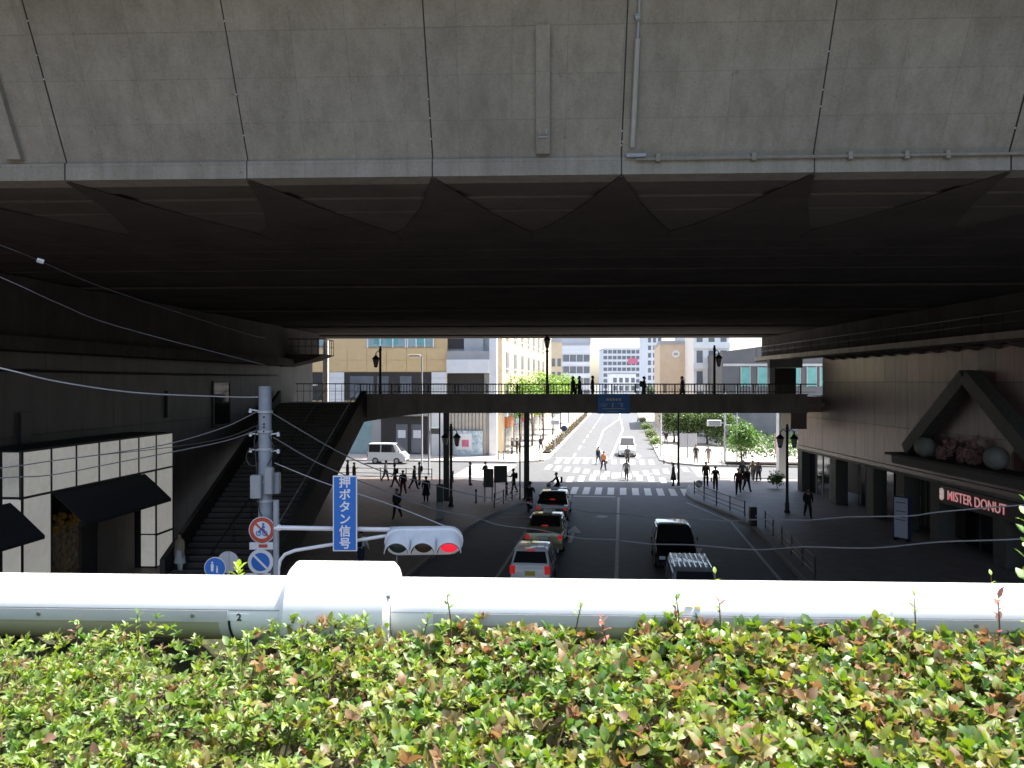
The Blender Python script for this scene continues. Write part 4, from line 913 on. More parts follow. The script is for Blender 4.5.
cable('topmost cable running down right from the pole over the stairs', [(272, 413, 15), (335, 450, 15.6), (381, 471, 16), (419, 481, 16.4), (483, 497, 16.8), (569, 508, 16.8), (587, 512, 16.6), (622, 514, 16), (660, 518.5, 15.4), (687, 517.5, 15), (727, 521, 14.6), (757, 519.6, 14.2), (800, 520, 13.8), (811, 520, 13.7), (849, 517, 13.3), (909, 516, 12.8), (940, 512, 12.5), (1024, 505, 12), (1150, 497, 11.4)], .0115, 'cable')
cable('middle cable sagging low across the road to the right', [(273, 437, 15), (320, 464, 15.4), (380, 489, 15.8), (431, 508, 16), (474, 517, 16.2), (499, 525, 16.2), (540, 530, 16), (578, 538, 15.8), (616, 540, 15.5), (650, 544, 15.2), (693, 545, 14.8), (740, 549, 14.4), (765, 549.5, 14.2), (800, 547, 13.8), (813, 547, 13.7), (874, 548, 13.2), (940, 542, 12.6), (1024, 539, 12), (1150, 530, 11.4)], .0125, 'cable')
cable('pale cable from the pole down to the traffic signal', [(275, 463, 15), (322, 482, 14.2), (380, 501, 13.2), (415, 514, 12.3), (449, 528, 11.75)], .009, 'galvanised')

# ================================================================== CARS
def lerp(a, b, t): return a + (b - a) * t
def car(name, lab, loc, rz, body, kind='sedan', brake=False, plate='plate_white', cat='car', group=None):
    t = thing(name, lab, cat, loc, rz, group)
    if kind == 'sedan':
        L, W, H = 4.6, 1.70, 1.50; hood, ws, roof0, roof1, rw, deck = 1.25, 1.9, 2.0, 3.25, 4.0, 4.1
        belt = .93; nose = .62; bt = .98
    elif kind == 'hatch':
        L, W, H = 4.0, 1.66, 1.56; hood, ws, roof0, roof1, rw, deck = .95, 1.7, 1.75, 3.35, 3.92, 3.95
        belt = .98; nose = .70; bt = .99
    elif kind == 'kei':
        L, W, H = 3.4, 1.48, 1.52; hood, ws, roof0, roof1, rw, deck = .75, 1.4, 1.45, 3.0, 3.34, 3.36
        belt = .96; nose = .72; bt = .97
    else:   # van
        L, W, H = 3.6, 1.50, 1.90; hood, ws, roof0, roof1, rw, deck = .32, .95, 1.05, 3.45, 3.56, 3.57
        belt = 1.06; nose = .85; bt = 1.08
    if kind == 'minivan': L, W, H = 4.6, 1.72, 1.84; hood, ws, roof0, roof1, rw, deck = .95, 1.75, 1.85, 4.25, 4.5, 4.52; belt, nose, bt = 1.05, .82, 1.06
    # local frame: +Y is forward, y measured from the rear; profile runs front (y=L) to rear (y=0)
    top = [(L, nose - .1), (L - .08, nose), (L - hood, belt), (L - ws, lerp(belt, H, .93)), (L - roof0 - .25, H - .01), (L - (roof0 + roof1)/2, H), (L - roof1, H - .03), (L - rw, lerp(bt, H, .25) if kind == 'sedan' else bt + .05), (max(L - deck, .06), bt), (.05, bt - .06), (0, .72)]
    top = sorted(top, key=lambda p: -p[0])
    def wid(y, z):
        w = W / 2; w *= 1 - .10 * max(0, (y - L + .5) / .5) ** 2 - .06 * max(0, (.35 - y) / .35) ** 2
        if z > belt: w *= 1 - .20 * min(1, (z - belt) / max(.01, (H - belt)))
        return w
    b = MB(); rings = []
    for y, z in top:
        zb = .24; w0 = wid(y, .5); zmid = min(z, belt) ; wt = wid(y, z)
        r = [(-w0*.96, y, zb), (w0*.96, y, zb), (w0, y, .42), (w0, y, max(.43, zmid - .10)), (w0 if z > belt + .02 else w0*.95, y, max(.44, zmid - .02)), (wt*(.985 if z > belt else .93), y, z - .035 if z > belt else z - .008), (wt*.82, y, z), (0, y, z + .012), (-wt*.82, y, z), (-wt*(.985 if z > belt else .93), y, z - .035 if z > belt else z - .008), (-(w0 if z > belt + .02 else w0*.95), y, max(.44, zmid - .02)), (-w0, y, max(.43, zmid - .10)), (-w0, y, .42)]
        rings.append(r)
    b.loft(rings); bo = b.build('body', body, t, smooth=True, angle=32)
    # glazing, set just proud of the shell
    def pane(p, nm):
        c = sum((Vector(q) for q in p), Vector()) / len(p); n_ = (Vector(p[1]) - Vector(p[0])).cross(Vector(p[2]) - Vector(p[0])).normalized()
        if n_.dot(c - Vector((0, L/2, .8))) < 0: n_ = -n_
        b = MB(); k = len(p); b.loft([[tuple(Vector(q) - n_*.03) for q in p], [tuple(Vector(q) + n_*(.014 if nm == 'side_window' else .03)) for q in p]]); return b.build(nm, 'glass_dark', t)
    def on(y):
        for (y0, z0), (y1, z1) in zip(top, top[1:]):
            if y1 <= y <= y0: return z0 + (z1 - z0) * ((y0 - y) / max(1e-6, y0 - y1))
        return H
    ya, yb_ = L - hood - .06, L - ws - .02; wa, wb = wid(ya, on(ya)) * .86, wid(yb_, on(yb_)) * .86
    pane([(-wa, ya, on(ya)), (wa, ya, on(ya)), (wb, yb_, on(yb_)), (-wb, yb_, on(yb_))], 'windscreen')
    if kind == 'sedan': ya, yb_ = L - rw + .02, L - roof1 - .04
    else: ya, yb_ = L - rw + (.01 if kind != 'van' else .0), L - roof1 + .0
    if kind == 'sedan':
        wa, wb = wid(ya, on(ya)) * .84, wid(yb_, on(yb_)) * .86; pane([(-wa, ya, on(ya)), (wa, ya, on(ya)), (wb, yb_, on(yb_)), (-wb, yb_, on(yb_))], 'rear_window')
    else:
        z0, z1 = bt + .08, H - .12; yy0 = L - rw - .0; q0 = L - rw + (rw - roof1) * (z0 - bt - .05) / (H - .08 - bt); q1 = L - rw + (rw - roof1) * (z1 - bt - .05) / (H - .08 - bt)
        wa, wb = W/2*.82, W/2*.70; pane([(-wa, q0, z0), (wa, q0, z0), (wb, q1, z1), (-wb, q1, z1)], 'rear_window')
    for sx in (-1, 1):
        spans = [(L - ws - .12, L - (roof0 + roof1)/2 - .02), (L - (roof0 + roof1)/2 - .12, L - roof1 + .02)]
        for y1_, y0_ in spans:
            za, zb = belt + .03, H - .13
            f = lambda y, z: (sx * (wid(y, z) * .995), y, z)
            ytop1 = y1_ - (.12 if y1_ == spans[0][0] else 0)
            pane([f(y0_, za), f(y1_ + (.18 if y1_ == spans[0][0] else 0), za), f(ytop1, zb), f(y0_, zb)], 'side_window')
        b = MB(); b.bbox(sx*W/2*.99 - .03 + sx*.10, sx*W/2*.99 + .03 + sx*.10, L - ws + .28, L - ws + .38, belt + .01, belt + .17, .02); b.build('mirror', body if kind != 'van' else 'trim_black', t)
        b = MB(); wl = wid(L - .1, .6); b.bbox(sx*wl*.80 - .17, sx*wl*.80 + .13*(1 if sx < 0 else .6), L - .09, L + .012, nose - .22, nose - .08, .015); b.build('headlight', 'head_lamp', t)
        b = MB(); wl = wid(.05, .6); zl = bt - .30 if kind != 'van' else .62
        b.bbox(sx*wl*.88 - .11, sx*wl*.88 + .09, -.02, .07, zl, zl + (.17 if kind == 'sedan' else .30), .012); b.build('tail_light', 'tail_lamp' if brake else 'tail_lamp_off', t)
        for yw in (L - .82, .78):
            o = MB(); rr = .30; o.loft([[(sx*(W/2 - .19), yw + q*math.cos(2*math.pi*k/20), rr + q*math.sin(2*math.pi*k/20)) for k in range(20)] for q in (rr*.94,)] + [[(sx*xx, yw + q*math.cos(2*math.pi*k/20), rr + q*math.sin(2*math.pi*k/20)) for k in range(20)] for xx, q in ((W/2 - .17, rr), (W/2 - .01, rr), (W/2 + .012, rr*.92), (W/2 + .012, rr*.62))]); wh = o.build('wheel', 'tyre', t)
            o = MB(); o.disc((sx*(W/2 + .008), yw, rr), (1, 0, 0), rr*.60, .02, 16); o.build('rim', 'hub', wh)
    b = MB(); b.box(-.18, .18, -.022, .0, .62, .78); b.build('number_plate', plate, t)
    b = MB(); b.box(-.17, .17, L + .0, L + .02, .40, .54); b.build('number_plate', plate, t)
    b = MB(); b.bbox(-wid(L, .4)*.8, wid(L, .4)*.8, L - .04, L + .014, .27, .39, .01); b.build('grille', 'trim_black', t)
    b = MB(); b.bbox(-wid(0, .4)*.95, wid(0, .4)*.95, -.05, .06, .28, .50, .02); b.build('rear_bumper', body, t)
    if brake: b = MB(); b.box(-.14, .14, L - rw - .0 if kind == 'sedan' else L - roof1 - .06, (L - rw if kind == 'sedan' else L - roof1 - .06) + .05, on(L - rw) + .03 if kind == 'sedan' else H - .09, (on(L - rw) + .03 if kind == 'sedan' else H - .09) + .05); b.build('brake_light', 'tail_lamp', t)
    return t
def roof_lamp(t, L, m):
    b = MB(); b.hexa([(-.22, L - 2.55, 1.515), (.22, L - 2.55, 1.515), (.22, L - 2.37, 1.515), (-.22, L - 2.37, 1.515), (-.18, L - 2.52, 1.62), (.18, L - 2.52, 1.62), (.18, L - 2.40, 1.62), (-.18, L - 2.40, 1.62)]); b.build('roof_lamp', m, t)
FW = SRZ * .9
c1 = car('hatchback_car', 'white hatchback nearest the rail with brake lights on', (0.64, 28.4, .0), FW, 'car_white', 'kei', True, 'plate_yellow', group='cars queueing at the crossing')
c2 = car('taxi', 'gold taxi queueing between the white hatchback and black car', (1.38, 34.7, .0), FW, 'car_gold', 'sedan', True, group='cars queueing at the crossing'); roof_lamp(c2, 4.6, 'plate_white')
c3 = car('taxi', 'black taxi waiting first in line at the zebra crossing', (2.12, 42.6, .0), FW, 'car_dark', 'sedan', True, group='cars queueing at the crossing'); roof_lamp(c3, 4.6, 'sign_white')
c4 = car('oncoming_car', 'black hatchback coming towards the viewer on the shaded road', (7.0, 35.5, .0), R(180) + FW, 'car_black', 'hatch')
c5 = car('delivery_van', 'van with ribbed roof half hidden behind the white rail', (5.75, 26.4, .0), R(180) + FW, 'car_silver', 'van')
for i in range(8):
    b = MB(); b.box(-.56 + i*.155, -.52 + i*.155, .35, 2.3, 1.913, 1.928); b.build('roof_rib', 'car_silver', c5)
X, Y, _ = G(636, 457); c6 = car('oncoming_car', 'white car driving towards the crossing on the sunlit far road', (X - .3, Y + 4.2, 0), R(180) + SRZ, 'car_white', 'minivan')
X, Y = S(36.2, -22.9); c7 = car('delivery_van', 'small white van crossing from the left before the tan store', (X, Y, 0), R(-90) + SRZ, 'car_white', 'van', cat='van')
c5['category'] = 'van'
# ================================================================== PEOPLE
CL = {}
def cloth(n, c, r=.85): mat('cloth_' + n, c, r, .12, 12); CL[n] = 'cloth_' + n
for n_, c_ in (('black', (.012, .012, .014)), ('navy', (.02, .028, .06)), ('grey', (.16, .16, .165)), ('white', (.68, .68, .66)), ('beige', (.42, .34, .24)), ('brown', (.11, .07, .045)), ('maroon', (.12, .025, .03)), ('blue', (.08, .15, .32)), ('denim', (.05, .075, .14)), ('orange', (.50, .20, .06)), ('charcoal', (.035, .036, .04))): cloth(n_, c_)
def skeleton(pose):
    """pose: dict of leg swing, arm swing, lean; returns verts, radii, edges, bone tags. +Y is forward"""
    V, Rr, E, T = [], [], [], []
    def v(p, r): V.append(Vector(p)); Rr.append(r); return len(V) - 1
    def e(a, b, t): E.append((a, b)); T.append(t)
    lean = pose.get('lean', 0); sit = pose.get('sit', 0); zs = 0
    pel = v((0, 0, .93), (.15, .11)); sp = v((0, lean*.4, 1.10), (.135, .10)); ch = v((0, lean*.8, 1.28), (.165, .115)); nb = v((0, lean, 1.42), (.085, .075)); nk = v((0, lean + .012, 1.485), (.052, .055))
    hl = v((0, lean + .035, 1.54), (.068, .082)); hm = v((0, lean + .03, 1.61), (.078, .098)); ht = v((0, lean + .018, 1.675), (.058, .07)); ns = v((0, lean + .135, 1.585), (.013, .012))
    e(pel, sp, 'top'); e(sp, ch, 'top'); e(ch, nb, 'top'); e(nb, nk, 'skin'); e(nk, hl, 'skin'); e(hl, hm, 'skin'); e(hm, ht, 'skin'); e(hl, ns, 'skin')
    for sx, k in ((-1, 0), (1, 1)):
        sw = pose['legs'][k]; kb = pose['knees'][k]
        hp = v((sx*.095, 0, .88), (.095, .10)); th = .42; sh = .40
        kn = v((sx*.10, th*math.sin(sw), .88 - th*math.cos(sw)), (.062, .068)); a2 = sw - kb
        an = v((sx*.10, V[kn].y + sh*math.sin(a2), V[kn].z - sh*math.cos(a2)), (.042, .045)); hz = max(.035, V[an].z - .05)
        toe = v((sx*.115, V[an].y + .17*math.cos(a2*.6), V[an].z - .045 + .05*min(0, math.sin(a2))), (.042, .03)); heel = v((sx*.10, V[an].y - .035, V[an].z - .04), (.038, .035))
        e(pel, hp, 'leg'); e(hp, kn, 'leg'); e(kn, an, 'leg'); e(an, toe, 'shoe'); e(an, heel, 'shoe')
        aw = pose['arms'][k]; eb = pose['elbows'][k]; out = pose.get('out', .04)
        s_ = v((sx*.185, lean, 1.375), (.062, .065)); el = v((sx*(.215 + out), lean + .28*math.sin(aw), 1.375 - .28*math.cos(aw)), (.044, .045)); a3 = aw + eb
        wr = v((sx*(.225 + out*.6), V[el].y + .25*math.sin(a3), V[el].z - .25*math.cos(a3)), (.030, .028)); d = Vector((0, math.sin(a3), -math.cos(a3))); up = Vector((0, math.cos(a3), math.sin(a3)))
        pm = v(tuple(V[wr] + d*.075), (.022, .036))
        e(ch, s_, 'top'); e(s_, el, 'sleeve'); e(el, wr, 'fore'); e(wr, pm, 'skin')
        for f, (o_, ln, sp_) in enumerate(((.030, .055, .3), (.010, .068, .1), (-.010, .062, -.1), (-.028, .045, -.3))):
            f1 = v(tuple(V[pm] + up*o_ + d*ln*.55), (.0085, .0085)); f2 = v(tuple(V[pm] + up*(o_*1.15) + d*ln + Vector((-sx*.012, 0, 0))), (.0075, .0075)); e(pm, f1, 'skin'); e(f1, f2, 'skin')
        t1 = v(tuple(V[wr] + d*.04 + up*.045 + Vector((-sx*.015, 0, 0))), (.0095, .0095)); e(wr, t1, 'skin')
    return V, Rr, E, T
BODIES = {}
def body_mesh(key, pose):
    V, Rr, E, T = skeleton(pose); mz = min(v.z - r[1]*.7 for v, r in zip(V, Rr)) if not pose.get('sit') else 0
    V = [v - Vector((0, 0, mz)) for v in V]
    me = bpy.data.meshes.new('body_src'); me.from_pydata([tuple(v) for v in V], E, [])
    bm = bmesh.new(); bm.from_mesh(me); ly = bm.verts.layers.skin.verify()
    for i, v in enumerate(bm.verts): k_ = 1.0 if (Rr[i][0] < .04 or 4 <= i <= 8) else 1.3; v[ly].radius = (Rr[i][0]*k_, Rr[i][1]*k_); v[ly].use_root = (i == 0)
    bm.to_mesh(me); bm.free()
    ob = bpy.data.objects.new('body_src', me); C.objects.link(ob); md = ob.modifiers.new('skin', 'SKIN'); md.use_smooth_shade = True; md.branch_smoothing = .3
    sb = ob.modifiers.new('sub', 'SUBSURF'); sb.levels = 1; sb.render_levels = 1
    dg = bpy.context.evaluated_depsgraph_get(); res = bpy.data.meshes.new_from_object(ob.evaluated_get(dg)); bpy.data.objects.remove(ob)
    segs = [(V[a], V[b_], t) for (a, b_), t in zip(E, T)]; cat = []
    for p in res.polygons:
        c = p.center; best = None
        for a, b_, t in segs:
            ab = b_ - a; u = max(0, min(1, (c - a).dot(ab) / max(1e-9, ab.length_squared))); dd = (c - (a + ab*u)).length - (.02 if t in ('skin',) else 0)
            if best is None or dd < best[0]: best = (dd, t)
        cat.append(best[1])
    hd = [V[6], V[7]]
    BODIES[key] = (res, cat, V[6].copy(), -mz)
P0 = dict(legs=(.05, -.05), knees=(.03, .03), arms=(.05, .02), elbows=(.15, .2))
body_mesh('stand', P0)
body_mesh('walk', dict(legs=(.34, -.30), knees=(.10, .35), arms=(-.20, .24), elbows=(.25, .35), lean=.03))
body_mesh('walk_b', dict(legs=(-.28, .32), knees=(.45, .06), arms=(.18, -.16), elbows=(.35, .2), lean=.02))
body_mesh('phone', dict(legs=(.03, -.08), knees=(.02, .05), arms=(.35, .0), elbows=(1.7, .2)))
body_mesh('carry', dict(legs=(.24, -.22), knees=(.05, .3), arms=(.15, .45), elbows=(.3, 1.25), lean=.03))
body_mesh('ride', dict(legs=(1.15, .75), knees=(1.35, 1.0), arms=(.75, .75), elbows=(.35, .35), lean=.16, sit=1))
def person(lab, x, y, z, face, pose, top, legs, h=1.68, short=False, bag=None, skirt=None, hair='hair', hat=None, group='people around the crossing'):
    me0, cat, head, dz = BODIES[pose]; me = me0.copy(); me.name = 'person'; me.materials.clear()
    for m in (CL[top], CL[legs], 'skin', CL['black']): me.materials.append(M[m])
    mp = {'top': 0, 'sleeve': 0, 'fore': 2 if short else 0, 'leg': 1, 'skin': 2, 'shoe': 3}
    me.polygons.foreach_set('material_index', [mp[c] for c in cat]); me.update()
    o = link('person', me); s = h / 1.74; o.location = (x, y, z); o.rotation_euler = (0, 0, R(face)); o.scale = (s, s, s); tag(o, lab, 'person', group)
    hx, hy, hz = head.x, head.y, head.z
    b = MB(); rings = []
    for j in range(7):
        a = R(-38 + 128 * j / 6); rr = math.cos(a)
        rings.append([(hx + .098*rr*math.cos(2*math.pi*k/14), hy - .018 + .112*rr*math.sin(2*math.pi*k/14) - (.055 if (a < .35 and math.sin(2*math.pi*k/14) > .1) else 0), hz + .012 + .105*math.sin(a) + (.065 if (a < .2 and math.sin(2*math.pi*k/14) > .3) else 0)) for k in range(14)])
    b.loft(rings); b.build('hair', hair, o, smooth=True, angle=80)
    for sx in (-1, 1):
        b = MB(); b.sphere((hx + sx*.031, hy + .083, hz - .005), .012, 6, 4); b.build('eye', 'ink', o)
        b = MB(); b.sphere((hx + sx*.083, hy - .008, hz - .02), .024, 6, 5, (.4, .8, 1.2)); b.build('ear', 'skin', o)
    b = MB(); b.box(hx - .024, hx + .024, hy + .088, hy + .097, hz - .058, hz - .050); b.build('mouth', 'sign_red', o)
    if bag == 'back': MB().bbox(-.15, .15, -.24, -.10, 1.02 + dz, 1.42 + dz, .04).build('backpack', CL['black'], o, smooth=True)
    if bag == 'side': MB().bbox(.23, .33, -.12, .14, .62 + dz, .90 + dz, .03).build('shoulder_bag', CL['brown'], o, smooth=True)
    if skirt:
        n = 16; MB().loft([[(r_*math.cos(2*math.pi*k/n), r_*.8*math.sin(2*math.pi*k/n), zz + dz) for k in range(n)] for r_, zz in ((.155, 1.02), (.20, .85), (.25, .62), (.28, .45), (.27, .45), (.14, 1.0))]).build('skirt', CL[skirt], o, smooth=True)
    if hat: b = MB(); b.lathe((hx, hy, hz + .05), [(.17, 0), (.17, .012), (.105, .02), (.10, .08), (.06, .11), (.01, .115)], 14); b.build('hat', CL[hat], o, smooth=True)
    return o
def gp(px, py): x, y, _ = G(px, py); return x, y
def put(lab, px, py, *a, **k):
    x, y = gp(px, py); k.setdefault('h', 1.68); return person(lab, x, y, k.pop('z', .12), *a, **k)
# left pavement group
put('person in black with brown bag by the blue sign top', 347.5, 484.5, -80, 'stand', 'black', 'black', bag='side')
put('person in dark brown standing beside the one in black at left', 354, 486, -60, 'phone', 'brown', 'charcoal', h=1.6)
put('person in white shirt walking left of the group by the kerb', 385.5, 482, -100, 'walk', 'white', 'charcoal', z=.0)
put('person in dark clothes with backpack leading the left group', 395, 489, 95, 'walk_b', 'charcoal', 'black', bag='back')
put('person in black coat walking in the middle of the left group', 403, 497, 170, 'walk_b', 'black', 'maroon')
put('person striding in dark jacket at right of the left group', 414, 491, -100, 'walk', 'charcoal', 'black')
put('person in grey top half behind the striding person at left', 419.5, 487, 100, 'stand', 'grey', 'navy', bag='back')
put('person in long black skirt nearest on the shaded left pavement', 426, 504, 10, 'stand', 'black', 'black', skirt='black', h=1.6)
put('person in grey clothes standing alone at the kerb', 470, 487, -90, 'stand', 'grey', 'grey', h=1.7)
put('person in dark clothes taking a photo behind the small boards', 485.5, 486, 60, 'phone', 'charcoal', 'black')
put('person in black walking right of the dark notice boards', 514, 495, 100, 'carry', 'black', 'charcoal', bag='back')
put('person in pale dress by the foot of the stairs', 180, 577, 150, 'stand', 'beige', 'white', skirt='white', h=1.6)
put('person in dark clothes at the stair foot behind the blue sign', 324, 497, 120, 'walk', 'navy', 'black', bag='side')
put('person in white shirt on the shaded pavement below the signal arm', 360.5, 574, -20, 'walk', 'white', 'navy', bag='back')
put('person in dark coat far below the lamp post on the left', 397, 521, 160, 'walk_b', 'charcoal', 'black')
# crossing
put('person in dark clothes crossing beside the one in orange', 598.5, 464.5, 30, 'walk', 'charcoal', 'denim', z=0)
put('person in orange top on the far zebra crossing', 603.5, 470.5, -30, 'walk_b', 'orange', 'navy', z=0, bag='side')
put('person in grey top crossing behind the one in white', 627.5, 464, 180, 'stand', 'grey', 'charcoal', z=0)
put('person in white crossing in the middle of the road', 626.5, 480.5, 165, 'walk', 'white', 'grey', z=0, bag='back')
put('person in long dark dress waiting at the right kerb pole', 673.5, 488, 90, 'stand', 'charcoal', 'black', skirt='charcoal')
# right corner
put('person in brown jacket standing beside the round sign', 706, 488, 180, 'stand', 'brown', 'black', h=1.75, bag='back')
put('person in black with handbag right of the brown jacket', 715.5, 492, 165, 'carry', 'black', 'charcoal', bag='side')
put('person in maroon coat nearest at the right corner', 738.5, 496, 160, 'walk_b', 'maroon', 'black', h=1.75)
put('person in black beside the maroon coat at right corner', 747, 493, 200, 'walk', 'black', 'navy')
put('person in white hat behind the maroon coat', 742.5, 485, 185, 'stand', 'grey', 'charcoal', hat='white')
put('person in beige crossing at the right, left of a pair', 753, 482, 150, 'walk', 'beige', 'grey', z=0)
put('person in grey crossing at the right end of a pair', 758.5, 482.5, 150, 'walk_b', 'grey', 'charcoal', z=0, h=1.6)
put('person in dark clothes in the shade by the building windows', 808, 520, 175, 'walk', 'black', 'black')
put('person in white shirt standing before the round green tree', 745, 460, 200, 'stand', 'white', 'navy')
put('person in black standing near the far plaza sign frames', 696, 464, 180, 'stand', 'charcoal', 'charcoal')
put('person in green grey walking on the far right plaza', 708.5, 464.5, 150, 'walk', 'grey', 'beige')
put('person walking up the far right pavement in dark clothes', 666, 445, 0, 'walk', 'black', 'navy')
# far left pavement
put('person in dark jacket at the left street corner beyond the crossing', 541, 452, 30, 'walk', 'charcoal', 'navy')
put('person in black beside the far left street tree', 512, 455, 90, 'stand', 'black', 'black')
put('person in charcoal coat next to the orange shop front', 517, 455, -60, 'phone', 'charcoal', 'charcoal')
# on the footbridge
for lab, px, face, pose, top, leg in (('person in dark coat leftmost of three close together on footbridge', 573.5, 60, 'walk', 'charcoal', 'black'), ('broad person in black, middle of three together on footbridge', 580, 80, 'carry', 'black', 'black'), ('person in black just left of the blue sign on footbridge', 592.5, -90, 'stand', 'black', 'charcoal'), ('person with bag just right of the blue sign on footbridge', 643.5, -90, 'walk', 'charcoal', 'black'), ('person in brown alone on the footbridge towards the right', 682.5, 90, 'walk_b', 'brown', 'brown')):
    person(lab, (px - 512) / 800 * 51.1, 51.1, FZ, face, pose, top, leg, h=1.72, bag='back' if 'bag' in lab else None, group='people on the footbridge')

# ------------------------------------------------------------------ bicycle and scooter
def wheel(par, x, y, r, nm='wheel', th=.022):
    b = MB(); n = 20; b.tube([(x, y + r*math.cos(2*math.pi*k/n), r + .0 + r*math.sin(2*math.pi*k/n)) for k in range(n + 1)], th, 6, cap=False); w_ = b.build(nm, 'tyre', par)
    b = MB()
    for k in range(8): a = math.pi*k/8; b.tube([(x, y - r*math.cos(a), r - r*math.sin(a)), (x, y + r*math.cos(a), r + r*math.sin(a))], .004, 3)
    b.build('spokes', 'hub', w_)
bk = thing('bicycle', 'bicycle ridden across in front of the black taxi', 'bicycle', (2.9, 51.6, 0), R(80))
wheel(bk, 0, .52, .33); wheel(bk, 0, -.52, .33)
b = MB(); b.tube([(0, -.52, .33), (0, -.05, .30), (0, .36, .72)], .018, 6); b.tube([(0, -.05, .30), (0, -.2, .82)], .016, 6); b.tube([(0, -.52, .33), (0, -.18, .74)], .012, 6); b.tube([(0, .52, .33), (0, .36, .72), (0, .31, 1.0)], .016, 6); b.build('frame', 'car_silver', bk)
b = MB(); b.tube([(-.27, .18, 1.03), (-.2, .3, 1.02), (0, .31, 1.0), (.2, .3, 1.02), (.27, .18, 1.03)], .014, 6); b.build('handlebar', 'hub', bk)
b = MB(); b.bbox(-.09, .09, -.32, -.08, .82, .89, .02); b.build('saddle', 'trim_black', bk)
b = MB(); b.box(-.16, .16, .40, .66, .72, .95); b.build('basket', 'pole_grey', bk)
person('cyclist in dark top riding in front of the black taxi', 2.9 + .12, 51.6 - .02, .02, 80, 'ride', 'charcoal', 'black', short=True, bag='back')
sc_ = thing('motor_scooter', 'dark motor scooter standing left of the black taxi', 'scooter', (1.02, 46.6, 0), FW)
wheel(sc_, 0, .6, .24, th=.05); wheel(sc_, 0, -.55, .24, th=.05)
b = MB(); b.loft([[(-.13, -.75, .45), (.13, -.75, .45), (.12, -.75, .7), (-.12, -.75, .7)], [(-.17, -.3, .3), (.17, -.3, .3), (.15, -.3, .76), (-.15, -.3, .76)], [(-.15, .0, .28), (.15, .0, .28), (.13, .0, .6), (-.13, .0, .6)], [(-.15, .35, .28), (.15, .35, .28), (.14, .35, .36), (-.14, .35, .36)]]); b.build('body', 'car_black', sc_, smooth=True)
b = MB(); b.hexa([(-.17, .36, .28), (.17, .36, .28), (.14, .44, .28), (-.14, .44, .28), (-.17, .28, .95), (.17, .28, .95), (.14, .36, .98), (-.14, .36, .98)]); b.build('leg_shield', 'car_black', sc_)
b = MB(); b.tube([(0, .6, .24), (0, .36, .95), (0, .32, 1.0)], .03, 6); b.tube([(-.3, .22, 1.02), (0, .32, 1.0), (.3, .22, 1.02)], .016, 6); b.build('handlebar', 'trim_black', sc_)
b = MB(); b.bbox(-.13, .13, -.7, -.05, .765, .84, .03); b.build('seat', 'trim_black', sc_)
b = MB(); b.box(-.06, .06, -.80, -.755, .55, .64); b.build('tail_light', 'tail_lamp', sc_)
person('scooter rider in black waiting left of the black taxi', 1.02, 46.35, .02, math.degrees(FW), 'ride', 'black', 'charcoal', hat='black')

# ================================================================== STREET FURNITURE
def guard_fence(lab, pts, h=.8, grp='guard fences along the kerbs', m='pole_grey'):
    t = thing('guard_fence', lab, 'fence', (*pts[0], .12), 0, grp); o0 = Vector(pts[0])
    for a, c in zip(pts, pts[1:]):
        a = Vector(a) - o0; c = Vector(c) - o0; n = max(1, round((c - a).length / 2))
        for z in (h, h*.55, h*.25): b = MB(); b.tube([(*a, z), (*c, z)], .024, 6); b.build('rail', m, t)
        for k in range(n + 1): p = a + (c - a) * k / n; b = MB(); b.tube([(*p, 0), (*p, h + .06)], .035, 8); b.build('post', m, t)
    return t
guard_fence('grey guard fence along the right kerb below the round sign', [S(18.6, 4.95), S(15.8, 5.3), S(10, 6.9)], m='black_iron')
guard_fence('grey guard fence farther right beside the shaded road', [S(6.5, 7.4), S(-4, 7.4)], m='black_iron')
guard_fence('dark guard fence on the left kerb near the notice boards', [S(16, -6.3), S(11, -7.2)], m='black_iron')
guard_fence('dark guard fence along the cross street at far left', [S(23.7, -14), S(23.7, -26)], m='black_iron')
def post_box(name, lab, cat, px, py, w_, d_, h, m, cap=None):
    x, y, _ = G(px, py); t = thing(name, lab, cat, (x, y, .12))
    b = MB(); b.bbox(-w_/2, w_/2, -d_/2, d_/2, 0, h, .015); b.build('cabinet_body', m, t); b = MB(); b.bbox(-w_/2 - .03, w_/2 + .03, -d_/2 - .03, d_/2 + .03, h + .001, h + .06, .01); b.build('cabinet_top', cap or m, t); b = MB(); b.box(-w_/2*.8, w_/2*.8, -d_/2 - .01, -d_/2 - .001, .12, h - .1); b.build('cabinet_door', m, t)
    return t
post_box('control_box', 'pale control cabinet at the foot of the left bridge column', 'cabinet', 440, 521, .38, .4, .85, 'pale_box')
x, y, _ = G(440, 521); t = thing('control_box', 'dark green control box mounted on top of the pale cabinet', 'cabinet', (x, y, 1.032)); b = MB(); b.bbox(-.18, .18, -.18, .18, 0, .95, .015); b.build('cabinet_body', 'green_box', t); b = MB(); b.box(-.14, .14, -.19, -.181, .1, .85); b.build('cabinet_door', 'green_box', t)
def board(lab, px, py, w_, h0, h1, m, rz=0):
    x, y, _ = G(px, py); t = thing('notice_board', lab, 'notice board', (x, y, .12), R(rz), 'notice boards on the left pavement')
    b = MB(); b.bbox(-w_/2, w_/2, -.04, .04, h0, h1, .01); p = b.build('board_panel', 'board_face', t); b = MB(); b.box(-w_/2 + .06, w_/2 - .06, -.048, -.041, h0 + .06, h1 - .06); b.build('board_print', 'stucco_dark', p)
    for sx in (-1, 1): b = MB(); b.tube([(sx*(w_/2 - .08), .0, 0), (sx*(w_/2 - .08), .0, h0)], .035, 6); b.build('leg', 'black_iron', t)
